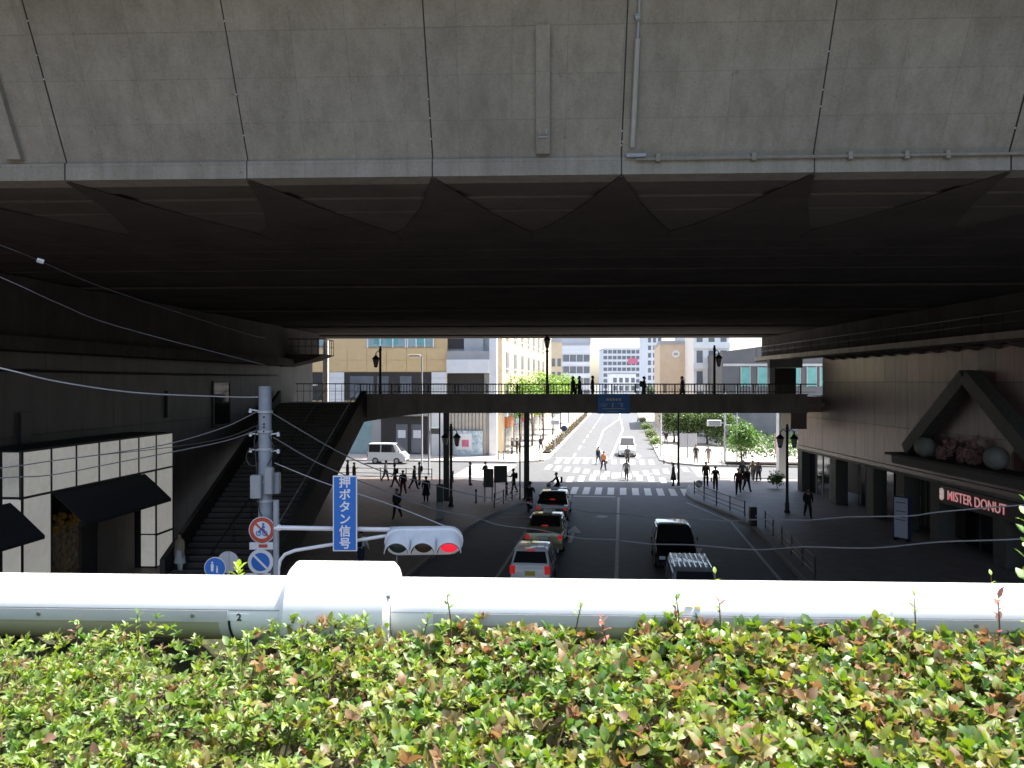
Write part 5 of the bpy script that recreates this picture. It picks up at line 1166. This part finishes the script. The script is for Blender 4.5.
board('dark notice board, left and smaller of two on posts', 488.5, 503, .62, .85, 2.0, 'x', -8); board('dark notice board, right and larger of two on posts', 500.5, 501, .85, 1.05, 2.1, 'x', 12)
for i, (px, py) in enumerate(((453, 484), (507, 497), (476, 505), (540, 462), (498.5, 461), (503.5, 461), (664, 465), (672, 466), (722, 463))):
    lab = ['short black bollard right of the left lamp post', 'short black bollard beside the larger notice board', 'short black bollard by the left guard fence', 'short bollard at the far left kerb corner', 'left of two bollards before the map wall', 'right of two bollards before the map wall', 'left bollard at the far right corner', 'right bollard at the far right corner', 'bollard at the plaza edge by the planting bed'][i]
    x, y, _ = G(px, py); t = thing('bollard', lab, 'bollard', (x, y, .12), 0, 'bollards'); b = MB(); b.lathe((0, 0, 0), [(.07, 0), (.07, .08), (.05, .1), (.05, .72), (.065, .74), (.06, .82), (.02, .86)], 10); b.build('bollard_post', 'black_iron', t, smooth=True); b = MB(); b.lathe((0, 0, .58), [(.053, 0), (.053, .06)], 10); b.build('band', 'painted_white', t)
# round sign on a post at the right corner and crossing poles
x, y, _ = G(699, 492); round_sign('round_road_sign', 'small dull round sign on a low post at right corner', 699, 484, 800*CAM_Z/(492-382)*1.0, .26, 'back', post=True)
def slim_pole(lab, px, py, h, r=.07, m='galvanised', heads=None):
    x, y, _ = G(px, py); t = thing('signal_post', lab, 'pole', (x, y, .1)); b = MB(); b.lathe((0, 0, 0), [(r*1.3, 0), (r*1.2, .2), (r, .25), (r*.85, h)], 10); b.build('post', m, t, smooth=True)
    for (dx, z, w_, hh, mm) in heads or ():
        b = MB(); b.bbox(dx - w_/2, dx + w_/2, -.12, .12, z - hh/2, z + hh/2, .02); hd = b.build('sign_head', mm, t)
        b = MB(); b.box(dx - w_/2*.8, dx + w_/2*.8, -.135, -.121, z - hh/2*.8, z + hh/2*.8); b.build('head_face', 'far_grey', hd)
        b = MB(); b.tube([(0, .05, z), (dx, .05, z)], .03, 6); b.build('arm', m, t)
    return t
slim_pole('dark pole at the right kerb of the crossing', 678.5, 487, 5.2, .09, 'black_iron')
slim_pole('slim pole with signal heads at the far left corner', 555, 456, 4.2, .05, 'galvanised', ((0.0, 3.3, .9, .5, 'sign_white'),))
x, y, z = P(564, 428.5, 78); t = thing('round_road_sign', 'dark round sign disc by the far left kerb', 'road sign', (x, y, 0)); b = MB(); b.disc((0, 0, z), (0, 1, 0), .3, .03, 20); b.build('sign_plate', 'board_navy', t); b = MB(); b.tube([(0, .04, 0), (0, .04, z + .2)], .035, 6); b.build('post', 'galvanised', t)
slim_pole('tall grey pole left of the far round tree', 725, 463, 6.5, .10, 'galvanised', ((-1.0, 3.6, 1.3, .55, 'sign_white'), (.35, 3.0, .5, .9, 'pale_box')))
slim_pole('thin grey pole before the concrete hall', 737, 465, 7.0, .06, 'galvanised')
slim_pole('grey lamp pole on the far left pavement before the tan store', 422, 474, 9.6, .07, 'galvanised', ((-.6, 9.55, 1.0, .14, 'painted_white'),))
slim_pole('grey pole standing in front of the store entrance', 429, 476, 5.0, .09, 'galvanised', ((.5, 3.5, .7, .5, 'glass_pale'),))
slim_pole('plain grey pole on the far right pavement', 661, 457, 5.5, .09, 'galvanised')
for i, px in enumerate((683, 692)):     # sign frames on the plaza
    x, y, _ = G(px, 459); t = thing('information_stand', ['grey information frame on the right plaza, left of two', 'grey information frame on the right plaza, right of two'][i], 'information stand', (x, y, .12), 0, 'information frames on the plaza')
    for sx in (-.42, .42): b = MB(); b.box(sx - .04, sx + .04, -.04, .04, 0, 2.4); b.build('leg', 'galvanised', t)
    b = MB(); b.box(-.38, .38, -.03, .03, 1.0, 2.35); b.build('panel', 'far_grey', t)
x, y, _ = G(775, 463); t = thing('orange_banner', 'orange banner flag standing right of the round tree', 'banner', (x, y, .12)); b = MB(); b.tube([(0, 0, 0), (0, 0, 2.6)], .03, 6); b.build('banner_pole', 'galvanised', t); b = MB(); b.add([(.03, -.005 + .03*math.sin(k), .7 + k*.3) for k in range(7)] + [(.62, -.005 + .05*math.sin(k + 1), .7 + k*.3) for k in range(7)], [(k, k+7, k+8, k+1) for k in range(6)]); o = b.build('banner_cloth', 'shop_orange', t); o.modifiers.new('s', 'SOLIDIFY').thickness = .01
b = SB(); b.sbox(37.9, 39.2, 9.5, 16.5, .12, .32); o = b.build('planting_bed', 'soil'); tag(o, 'low dark planting bed kerb in front of the round tree', 'planter')
# vertical white notice by the pillar, right
x = 18.15; t = thing('shop_notice', 'tall white and navy notice board beside the brown building pillar', 'notice board', (x, 37.2, .12), R(-58))
b = MB(); b.bbox(-.42, .42, -.05, .05, .08, 2.05, .01); p_ = b.build('board_panel', 'board_navy', t); b = MB(); b.box(-.36, .30, -.058, -.051, .14, 2.0); f_ = b.build('board_face', 'board_white', p_); 
for z in (1.75, 1.35, 1.1, .95): b = MB(); b.box(-.28, .2, -.064, -.059, z, z + .035); b.build('print_line', 'board_navy', p_)
for sx in (-.3, .3): b = MB(); b.box(sx - .03, sx + .03, -.15, .15, 0, .08); b.build('foot', 'trim_black', t)
x, y, _ = G(747, 548); t = thing('kerbside_box', 'small dark kerbside box with a white knob at right', 'box', (12.35, 41.0, .12)); b = MB(); b.bbox(-.16, .16, -.2, .2, 0, 1.0, .02); b.build('box_body', 'black_iron', t); b = MB(); b.sphere((.12, -.22, .55), .05, 8, 6); b.build('knob', 'sign_white', t)
# ================================================================== FOLIAGE
import numpy as np
LT = np.array([(0, 0, 0), (-.5, .33, .07), (0, .33, 0), (.5, .33, .07), (-.40, .70, .06), (0, .70, .0), (.40, .70, .06), (0, 1, -.05)])
LF = [(0, 2, 1), (0, 3, 2), (1, 2, 5, 4), (2, 3, 6, 5), (4, 5, 7), (5, 6, 7)]
def leaf_frames(D, N):
    D = D / np.linalg.norm(D, axis=1, keepdims=True); X = np.cross(D, N); X /= np.linalg.norm(X, axis=1, keepdims=True) + 1e-9; Z = np.cross(X, D); return X, D, Z
def leaves_mesh(name, pos, D, N, L, W, col, material, parent=None, curl=None):
    X, D, Z = leaf_frames(D, N); n = len(pos)
    V = (pos[:, None, :] + X[:, None, :] * (LT[None, :, 0:1] * W[:, None, None]) + D[:, None, :] * (LT[None, :, 1:2] * L[:, None, None]) + Z[:, None, :] * ((LT[None, :, 2:3] - (0 if curl is None else curl[:, None, None] * LT[None, :, 1:2] ** 2)) * L[:, None, None]))
    V = V.reshape(-1, 3); base = (np.arange(n) * 8)
    loops = []; sizes = []
    for f in LF: sizes.append(len(f))
    allf = np.concatenate([np.array(f) for f in LF]); loops = (base[:, None] + allf[None, :]).reshape(-1); sz = np.tile(np.array(sizes), n); st = np.concatenate([[0], np.cumsum(sz)[:-1]])
    me = bpy.data.meshes.new(name); me.vertices.add(len(V)); me.vertices.foreach_set('co', V.astype(np.float32).reshape(-1)); me.loops.add(len(loops)); me.loops.foreach_set('vertex_index', loops.astype(np.int32)); me.polygons.add(len(sz)); me.polygons.foreach_set('loop_start', st.astype(np.int32))
    at = me.attributes.new('leafcol', 'FLOAT_COLOR', 'POINT'); cc = np.repeat(np.concatenate([col, np.ones((n, 1))], 1), 8, axis=0); at.data.foreach_set('color', cc.astype(np.float32).reshape(-1))
    me.materials.append(M[material]); me.update(calc_edges=True); me.polygons.foreach_set('use_smooth', np.ones(len(sz), dtype=bool))
    return link(name, me, parent)
ng = np.random.default_rng(11)
def unit(a): return a / (np.linalg.norm(a, axis=1, keepdims=True) + 1e-9)
def tree(lab, x, y, h, r, base, zr, name='street_tree', n=2600, col=(.085, .16, .035), seed=0, leaf=.26, group=None, trunk=.11, cat='tree'):
    g_ = np.random.default_rng(seed + 50); t = thing(name, lab, cat, (x, y, .1), 0, group)
    rr = random.Random(seed); b = MB()
    zc = base + zr
    b.tube([(0, 0, 0), (.05, .02, base*.5), (0, .05, base), (.05, 0, zc)], [trunk*1.3, trunk, trunk*.85, trunk*.4], 8)
    ends = []
    for k in range(9):
        a = 2*math.pi*k/9 + rr.random(); zz = base*.85 + rr.random()*zr*.9; q = (r*.75*math.cos(a)*rr.uniform(.6, 1), r*.75*math.sin(a)*rr.uniform(.6, 1), zz + zr*rr.uniform(.3, .8)); ends.append(q)
        b.tube([(0, 0, zz), (q[0]*.5, q[1]*.5, zz + (q[2] - zz)*.65), q], [trunk*.45, trunk*.28, trunk*.1], 5)
    b.build('trunk', 'bark', t)
    nc = 34; cc = unit(g_.normal(size=(nc, 3))) * (g_.random((nc, 1)) ** .45) * np.array([r*.82, r*.82, zr*.85]) + np.array([0, 0, zc]); cs = r * g_.uniform(.20, .40, nc); cb = g_.uniform(.75, 1.25, nc)
    ix = g_.integers(0, nc, n); d = unit(g_.normal(size=(n, 3))); pos = cc[ix] + d * (cs[ix] * g_.uniform(.35, 1.05, n) ** .6)[:, None] * np.array([1, 1, .8])
    D = unit(d + g_.normal(size=(n, 3))*.7 + np.array([0, 0, -.25])); N = unit(d*.5 + g_.normal(size=(n, 3))*.4 + np.array([0, 0, .9]))
    L = g_.uniform(.7, 1.25, n) * leaf; c = np.array(col)[None] * cb[ix][:, None] * g_.uniform(.7, 1.35, (n, 1)) * np.array([1, 1, 1]) ; c[:, 0] *= g_.uniform(.8, 1.3, n)
    leaves_mesh('crown', pos, D, N, L, L*.62, np.clip(c, 0, 1), 'tree_leaf', t)
    return t
TL = [('bright green street tree by the left corner of the far street', 49.5, -10.6, 8.7, 2.5), ('second street tree on the left, behind the corner tree', 57, -10.1, 8.9, 2.5), ('third street tree along the left far pavement', 66, -9.7, 9.0, 2.5), ('fourth street tree along the left far pavement', 77, -9.4, 9.0, 2.6), ('fifth street tree along the left far pavement', 90, -9.3, 9.2, 2.7), ('last street tree visible on the left far pavement', 108, -9.3, 9.4, 2.8)]
for i, (lab, s_, t_0, h, r) in enumerate(TL):
    x, y = S(s_, t_0); tree(lab, x, y, h, r, 2.7, (h - 2.7)/2, seed=i, n=3200, col=(.17, .29, .05), group='street trees on the left pavement', trunk=.10)
for i, (lab, px, Y, r, base, zr) in enumerate((('leafy tree behind the plaza frames on the right', 674, 98, 2.3, 1.0, 1.9), ('dense tree in the middle of the right plaza row', 690, 96, 2.5, .8, 2.0), ('dense tree right of the middle in the plaza row', 707, 95, 2.5, .8, 2.0), ('darker tree behind the tall grey pole at right', 722, 93, 2.3, .8, 2.0), ('tree at the far end of the right pavement', 655, 150, 2.8, 2.8, 2.2))):
    tree(lab, (px - 512)/800*Y, Y, 0, r, base, zr, seed=20 + i, n=2800, col=(.07, .125, .03), group='trees on the right plaza', trunk=.12)
X_, Y_, _ = G(745, 466); tree('round bright green tree in front of the concrete hall', X_ + .1, Y_ + 1.5, 0, 1.75, 1.15, 1.35, seed=40, n=3200, leaf=.2, col=(.10, .20, .04), trunk=.08)
for i, (px, py) in enumerate(((655.5, 449), (651, 440), (646.5, 432), (642, 425))):
    x, y, _ = G(px, py); tree(['clipped green shrub nearest on the right kerb of far street', 'second clipped shrub up the right kerb of far street', 'third clipped shrub up the right kerb of far street', 'farthest clipped shrub up the right kerb of far street'][i], x, y, 0, .95, .25, .55, name='kerb_shrub', n=900, leaf=.16, seed=60 + i, col=(.13, .20, .04), group='clipped shrubs along the right kerb', trunk=.04, cat='shrub')
X_, Y_, _ = G(777, 490); tree('small green shrub beside the pale pillar at right', X_, Y_, 0, .65, .2, .55, name='corner_shrub', n=700, leaf=.14, seed=70, col=(.10, .16, .05), trunk=.03, cat='shrub')
for i, (s0, s1, t0, h) in enumerate(((43, 76, 11.0, 1.4),)):
    n = 4500; pos = np.array([[*S(a, c), z] for a, c, z in zip(ng.uniform(s0, s1, n), ng.uniform(t0, t0 + 14, n), ng.uniform(.2, h, n) ** 1)]); d = unit(ng.normal(size=(n, 3)) + np.array([0, 0, .4])); L = ng.uniform(.2, .4, n)
    tag(leaves_mesh('ground_cover', pos, d, unit(ng.normal(size=(n, 3)) + np.array([0, 0, 1])), L, L*.6, np.array([(.06, .11, .03)]) * ng.uniform(.6, 1.4, (n, 1)), 'tree_leaf'), 'green planting covering the right plaza beds', 'planting', kind='stuff')
# brown low hedge strip along the far left kerb
n = 2600; ss = ng.uniform(47, 140, n); pos = np.array([[*S(a, c), z] for a, c, z in zip(ss, ng.uniform(-7.9, -7.1, n), ng.uniform(.15, .75, n))]); d = unit(ng.normal(size=(n, 3)) + np.array([0, 0, .4])); L = ng.uniform(.12, .3, n)
kh = thing('kerb_hedge', 'low brownish hedge along the left kerb of the far street', 'hedge'); leaves_mesh('foliage', pos, d, unit(ng.normal(size=(n, 3)) + np.array([0, 0, 1])), L, L*.6, np.array([(.11, .085, .045)]) * ng.uniform(.6, 1.4, (n, 1)), 'tree_leaf', kh); b = SB(); b.sbox(47, 140, -7.85, -7.15, .12, .3); b.build('bed', 'soil', kh)

# ================================================================== CAMERA-SIDE DECK, RAIL AND HEDGE
RA = -0.0435; RY, RZc, RR = 2.2, 6.872, .086
dk = MB(); dk.box(-14, 14, -5, 2.7, 5.3, 5.9); struct(dk, 'pedestrian_deck', 'concrete_grey')
pb = thing('planter_box', 'concrete planter box holding the hedge below the rail', 'planter', (0, 0, 0))
b = MB(); b.box(-6, 6, .74, .86, 5.9, 6.55); b.box(-6, 6, 2.34, 2.46, 5.9, 6.5); b.build('planter_wall', 'planter', pb); b = MB(); b.box(-6, 6, .861, 2.339, 5.9, 6.45); b.build('planter_soil', 'soil', pb)
rail = thing('lit_handrail', 'thick white handrail pipe with light strip above the hedge', 'handrail', (0, RY, RZc), RA)
def arc_shell(x0, x1, r0, r1, a0, a1, name, m, par=rail, n=None):
    n = n or max(3, int(abs(a1 - a0) / 5)); ring = []
    for k in range(n + 1): a = R(a0 + (a1 - a0)*k/n); ring.append((-r1*math.cos(a), r1*math.sin(a)))
    for k in range(n, -1, -1): a = R(a0 + (a1 - a0)*k/n); ring.append((-r0*math.cos(a), r0*math.sin(a)))
    b = MB(); b.loft([[(x0, y, z) for y, z in ring], [(x1, y, z) for y, z in ring]]); return b.build(name, m, par, smooth=True, angle=30)
def pipe(x0, x1, r, name, m, cham=.0):
    b = MB(); pr = [(x0, r - cham), (x0 + cham, r), (x1 - cham, r), (x1, r - cham)] if cham else [(x0, r), (x1, r)]
    b.loft([[(x, -q*math.cos(2*math.pi*k/48), q*math.sin(2*math.pi*k/48)) for k in range(48)] for x, q in pr]); return b.build(name, m, rail, smooth=True, angle=30)
pipe(-6, -.612, RR, 'pipe', 'painted_white'); pipe(-.32, 6, RR, 'pipe', 'painted_white')
cl_ = pipe(-.61, -.322, .128, 'collar', 'painted_white', .012)
b = MB(); b.tube([(-.335, -.10, .06), (-.318, -.10, .06)], .006, 8); b.build('screw', 'screw', cl_)
arc_shell(-6, -.76, RR + .0005, RR + .0035, 9, -11, 'trim_strip', 'rail_grey'); arc_shell(-.205, 6, RR + .0005, RR + .0035, 9, -11, 'trim_strip', 'rail_grey')
arc_shell(-.785, -.7601, RR + .0005, RR + .0035, -11.01, -75, 'trim_end', 'rail_grey'); arc_shell(-.205, -.18, RR + .0005, RR + .0035, -11.01, -75, 'trim_end', 'rail_grey')
arc_shell(-6, -.786, RR + .0003, RR + .0015, -11.3, -80, 'light_lens', 'lens_olive'); arc_shell(-.179, 6, RR + .0003, RR + .0015, -11.3, -80, 'light_lens', 'lens_olive')
arc_shell(-6, -.612, RR + .0003, RR + .0012, 11, 9.6, 'seam', 'screw'); arc_shell(-.32, 6, RR + .0003, RR + .0012, 10.4, 9.6, 'seam', 'screw')
for x in (-1.28, -.855, -.12, .35, .82, 1.2):
    b = MB(); a = R(0); b.tube([(x, -(RR + .003), 0), (x, -(RR + .0065), 0)], .0055, 8); b.build('screw', 'screw', rail)
st_ = arc_shell(-.752, -.703, RR + .0002, RR + .001, 4, -9, 'number_sticker', 'sticker')
text_mesh('2', .026, 'sticker_number', 'ink', st_, (-.729, -(RR + .0018), -.004), (R(90), 0, 0), .0003, bold=.0008)
b = MB(); b.tube([(-.757, -RR*math.cos(R(a)) - .002, RR*math.sin(R(a)) - .0) for a in (-9, -25, -45, -65, -80)], .0035, 5); b.build('cable_lead', 'trim_black', rail)
for x in (-2.6, 1.9):
    b = MB(); b.tube([(x, 0, -RR), (x, 0, 5.9 - RZc)], .04, 10); b.build('rail_post', 'painted_white', rail)

# hedge
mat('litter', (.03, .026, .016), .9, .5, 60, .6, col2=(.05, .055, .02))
hd = thing('hedge', 'clipped hedge of small green and reddish leaves along the rail', 'hedge')
XH0, XH1, YH0, YH1 = -2.1, 2.1, .95, 2.115
def htop(x, y):
    z = 6.862 + .016*np.sin(5.1*x + 1) * np.cos(4.3*y) + .016*np.sin(13*x + 7*y) + .012*np.sin(23*x - 17*y + 2) + .02*(y < 1.2)*0
    z = z - .14*np.exp(-(((x + .80)/.085)**2 + ((y - 1.95)/.11)**2)) - .06*np.exp(-(((x + .55)/.16)**2 + ((y - 1.5)/.05)**2)) - .05*np.exp(-(((x - .02)/.06)**2 + ((y - 1.75)/.05)**2))
    z = z + .018*np.exp(-(((x - .08)/.30)**2 + ((y - 2.02)/.1)**2)) + .010*(x > .3)
    return z
nr = 19000
rx = ng.uniform(XH0, XH1, nr); ry = ng.uniform(YH0, YH1, nr); depth = ng.random(nr) ** 1.5 * .11; rz_ = htop(rx, ry) - depth + ng.normal(0, .010, nr)
right = 1/(1 + np.exp(-(rx + .10 + ng.normal(0, .35, nr))/.18))       # 0 = narrow bright leaf plants, 1 = broad reddish leaf plants
kr = ng.random(nr) < right
stem = unit(np.stack([ng.normal(0, .35, nr), ng.normal(-.1, .35, nr), np.ones(nr)], 1))
pos, D, N, L, W, COL, dep = [], [], [], [], [], [], []
A_cols = np.array([(.18, .29, .045), (.23, .34, .04), (.13, .24, .04), (.27, .37, .045), (.16, .23, .06), (.25, .27, .07), (.26, .34, .08), (.20, .13, .06)])
B_cols = np.array([(.11, .21, .03), (.17, .26, .03), (.09, .18, .035), (.22, .28, .04), (.29, .165, .08), (.14, .23, .035), (.20, .16, .07), (.26, .23, .06), (.27, .32, .05)])
for i in range(nr):
    broad = kr[i]; nl = int(ng.integers(4, 7)) if broad else int(ng.integers(6, 10)); a0 = ng.random()*6.28; s_ = stem[i]
    tx = np.cross(s_, (0.3, 1, 0)); tx /= np.linalg.norm(tx); ty = np.cross(s_, tx); ci = int(ng.integers(0, 9 if broad else 8)); base = (B_cols if broad else A_cols)[ci]
    if not broad and ci == 7 and ng.random() < .6: base = A_cols[0]
    for k in range(nl):
        a = a0 + k*2.399 + ng.normal(0, .2); op = ng.uniform(.35, 1.25) if k > 1 else ng.uniform(.1, .5)
        rad = tx*math.cos(a) + ty*math.sin(a); d = s_*math.cos(op) + rad*math.sin(op); nn = s_*math.sin(op) - rad*math.cos(op)
        pos.append((rx[i], ry[i], rz_[i]) - s_*(.012 - .004*(nl - k)/nl*4*ng.random()*0 + .006*k/nl)); D.append(d); N.append(nn + ng.normal(0, .22, 3))
        l = ng.uniform(.020, .037) if broad else ng.uniform(.014, .026)
        if k < 2: l *= .7
        L.append(l); W.append(l*(ng.uniform(.50, .70) if broad else ng.uniform(.28, .42))); c = base*.9*ng.uniform(.82, 1.2); c = c*(1.15 if k < 2 else 1.0)
        if ng.random() < .03: c = np.array((.28, .155, .10))*ng.uniform(.7, 1.3)
        COL.append(c); dep.append(depth[i])
# shoots standing above the clipped top
def shoot(x, y, z, top, lean, n, l, cols, wr=.5):
    b = MB(); p0 = Vector((x, y, z)); p1 = Vector((x + lean[0], y + lean[1], top)); b.tube([p0, p0.lerp(p1, .5) + Vector((.006, 0, 0)), p1], [.0026, .002, .0012], 5); b.build('stem', 'twig', hd)
    for k in range(n):
        f = .45 + .55*(k/max(1, n - 1))**.6; p = p0.lerp(p1, f); a = k*2.4 + x*30; d = np.array((math.cos(a)*.8, math.sin(a)*.8, .75 if f < .95 else 1.6)); pos.append(np.array(p)); D.append(d); N.append(np.array((-math.cos(a), -math.sin(a), .7)) + ng.normal(0, .15, 3)); ll = l*ng.uniform(.7, 1.15); L.append(ll); W.append(ll*wr); COL.append(np.array(cols[k % len(cols)])*ng.uniform(.85, 1.2)); dep.append(0)
gr = [(.20, .32, .05), (.13, .24, .05)]; pk = [(.36, .16, .14), (.30, .17, .13)]
for x, y, t_, n, l, c in ((-.155, 2.02, .085, 7, .020, gr), (-1.09, 1.98, .06, 7, .026, gr + pk), (-.94, 1.99, .055, 6, .022, gr), (-.66, 1.96, .04, 6, .022, gr), (.14, 2.04, .055, 6, .022, gr), (.24, 2.04, .05, 7, .028, pk), (.42, 2.03, .06, 6, .026, gr), (.52, 2.03, .055, 6, .026, pk + gr), (.99, 1.98, .08, 5, .026, gr), (1.20, 1.98, .10, 7, .034, pk), (-.36, 1.99, .045, 9, .024, gr), (-.25, 2.0, .05, 8, .022, gr)):
    z = float(htop(np.array(x), np.array(y))); shoot(x, y, z - .05, z + t_, (ng.normal(0, .012), .01), n, l, c)
shoot(1.235, 1.93, 6.80, 7.20, (.01, .0), 18, .036, gr, .62); shoot(1.262, 1.93, 6.85, 7.56, (.006, 0), 13, .030, [(.30, .42, .06), (.2, .32, .05)], .5); shoot(1.25, 1.9, 6.8, 6.955, (0, 0), 5, .055, [(.22, .36, .06)], .6)
shoot(-.835, 2.44, 6.8, 6.935, (.0, 0), 11, .034, [(.34, .46, .05)], .5); shoot(.62, 2.44, 6.46, 6.915, (.0, 0), 7, .022, [(.30, .42, .06)], .5); shoot(1.45, 2.42, 6.46, 6.915, (0, 0), 7, .022, [(.30, .42, .06)])
pos, D, N, L, W, COL, dep = map(np.array, (pos, D, N, L, W, COL, dep)); N = unit(N)
# the leaves that show largest become leaves of their own, the rest is one mass
score = L*W/ (pos[:, 1]**2) * (dep < .03) * (np.abs(pos[:, 0]) < .62*pos[:, 1]) * (pos[:, 2] < 7.5 - .22*pos[:, 1]) * (pos[:, 2] > 7.5 - .49*pos[:, 1])
big = np.argsort(-score)[:300]; mask = np.ones(len(pos), bool); mask[big] = False
tag(leaves_mesh('foliage', pos[mask], D[mask], N[mask], L[mask], W[mask], np.clip(COL[mask], 0, 1), 'hedge_leaf', hd, curl=ng.uniform(-.1, .35, int(mask.sum()))), kind='stuff')
pal = {}
def leaf_template(c):
    key = tuple(int(v*14) for v in c)
    if key not in pal:
        o = leaves_mesh('leaf', np.zeros((1, 3)), np.array([(0., 1, 0)]), np.array([(0., 0, 1)]), np.ones(1), np.ones(1), np.array([c]), 'hedge_leaf', None, curl=np.array([.15])); pal[key] = o.data; bpy.data.objects.remove(o)
    return pal[key]
Xf, Df, Zf = leaf_frames(D[big], N[big])
for j, i in enumerate(big):
    o = link('leaf', leaf_template(tuple(np.clip(COL[i], 0, 1))), hd)
    m = Matrix(((Xf[j][0]*W[i], Df[j][0]*L[i], Zf[j][0]*L[i], pos[i][0]), (Xf[j][1]*W[i], Df[j][1]*L[i], Zf[j][1]*L[i], pos[i][1]), (Xf[j][2]*W[i], Df[j][2]*L[i], Zf[j][2]*L[i], pos[i][2]), (0, 0, 0, 1)))
    o.matrix_basis = m
# twigs inside the hedge
b = MB()
for i in range(1700):
    x, y = ng.uniform(XH0, XH1), ng.uniform(YH0, YH1); z = float(htop(np.array(x), np.array(y))); p = Vector((x, y, z - ng.uniform(.015, .05))); q = p + Vector((ng.normal(0, .05), ng.normal(0, .05), -ng.uniform(.08, .2))); b.tube([q, p.lerp(q, .5) + Vector((ng.normal(0, .006), ng.normal(0, .006), 0)), p], [.003, .0022, .0014], 4)
tag(b.build('twigs', 'twig', hd), kind='stuff')
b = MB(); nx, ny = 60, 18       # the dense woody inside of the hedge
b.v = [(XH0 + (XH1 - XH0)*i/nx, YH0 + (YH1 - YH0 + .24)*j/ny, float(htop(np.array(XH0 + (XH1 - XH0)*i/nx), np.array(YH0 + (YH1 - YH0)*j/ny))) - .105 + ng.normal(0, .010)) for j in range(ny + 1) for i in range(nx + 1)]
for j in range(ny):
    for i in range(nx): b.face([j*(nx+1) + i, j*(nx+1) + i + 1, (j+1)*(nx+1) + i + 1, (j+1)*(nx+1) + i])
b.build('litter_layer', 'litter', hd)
x, y, z = -.80, 1.93, 6.70; fl = leaves_mesh('fallen_leaf', np.array([(x, y, z + .035)]), np.array([(.6, -.5, .4)]), np.array([(0, -.4, .9)]), np.array([.04]), np.array([.024]), np.array([(.50, .20, .035)]), 'hedge_leaf', hd)
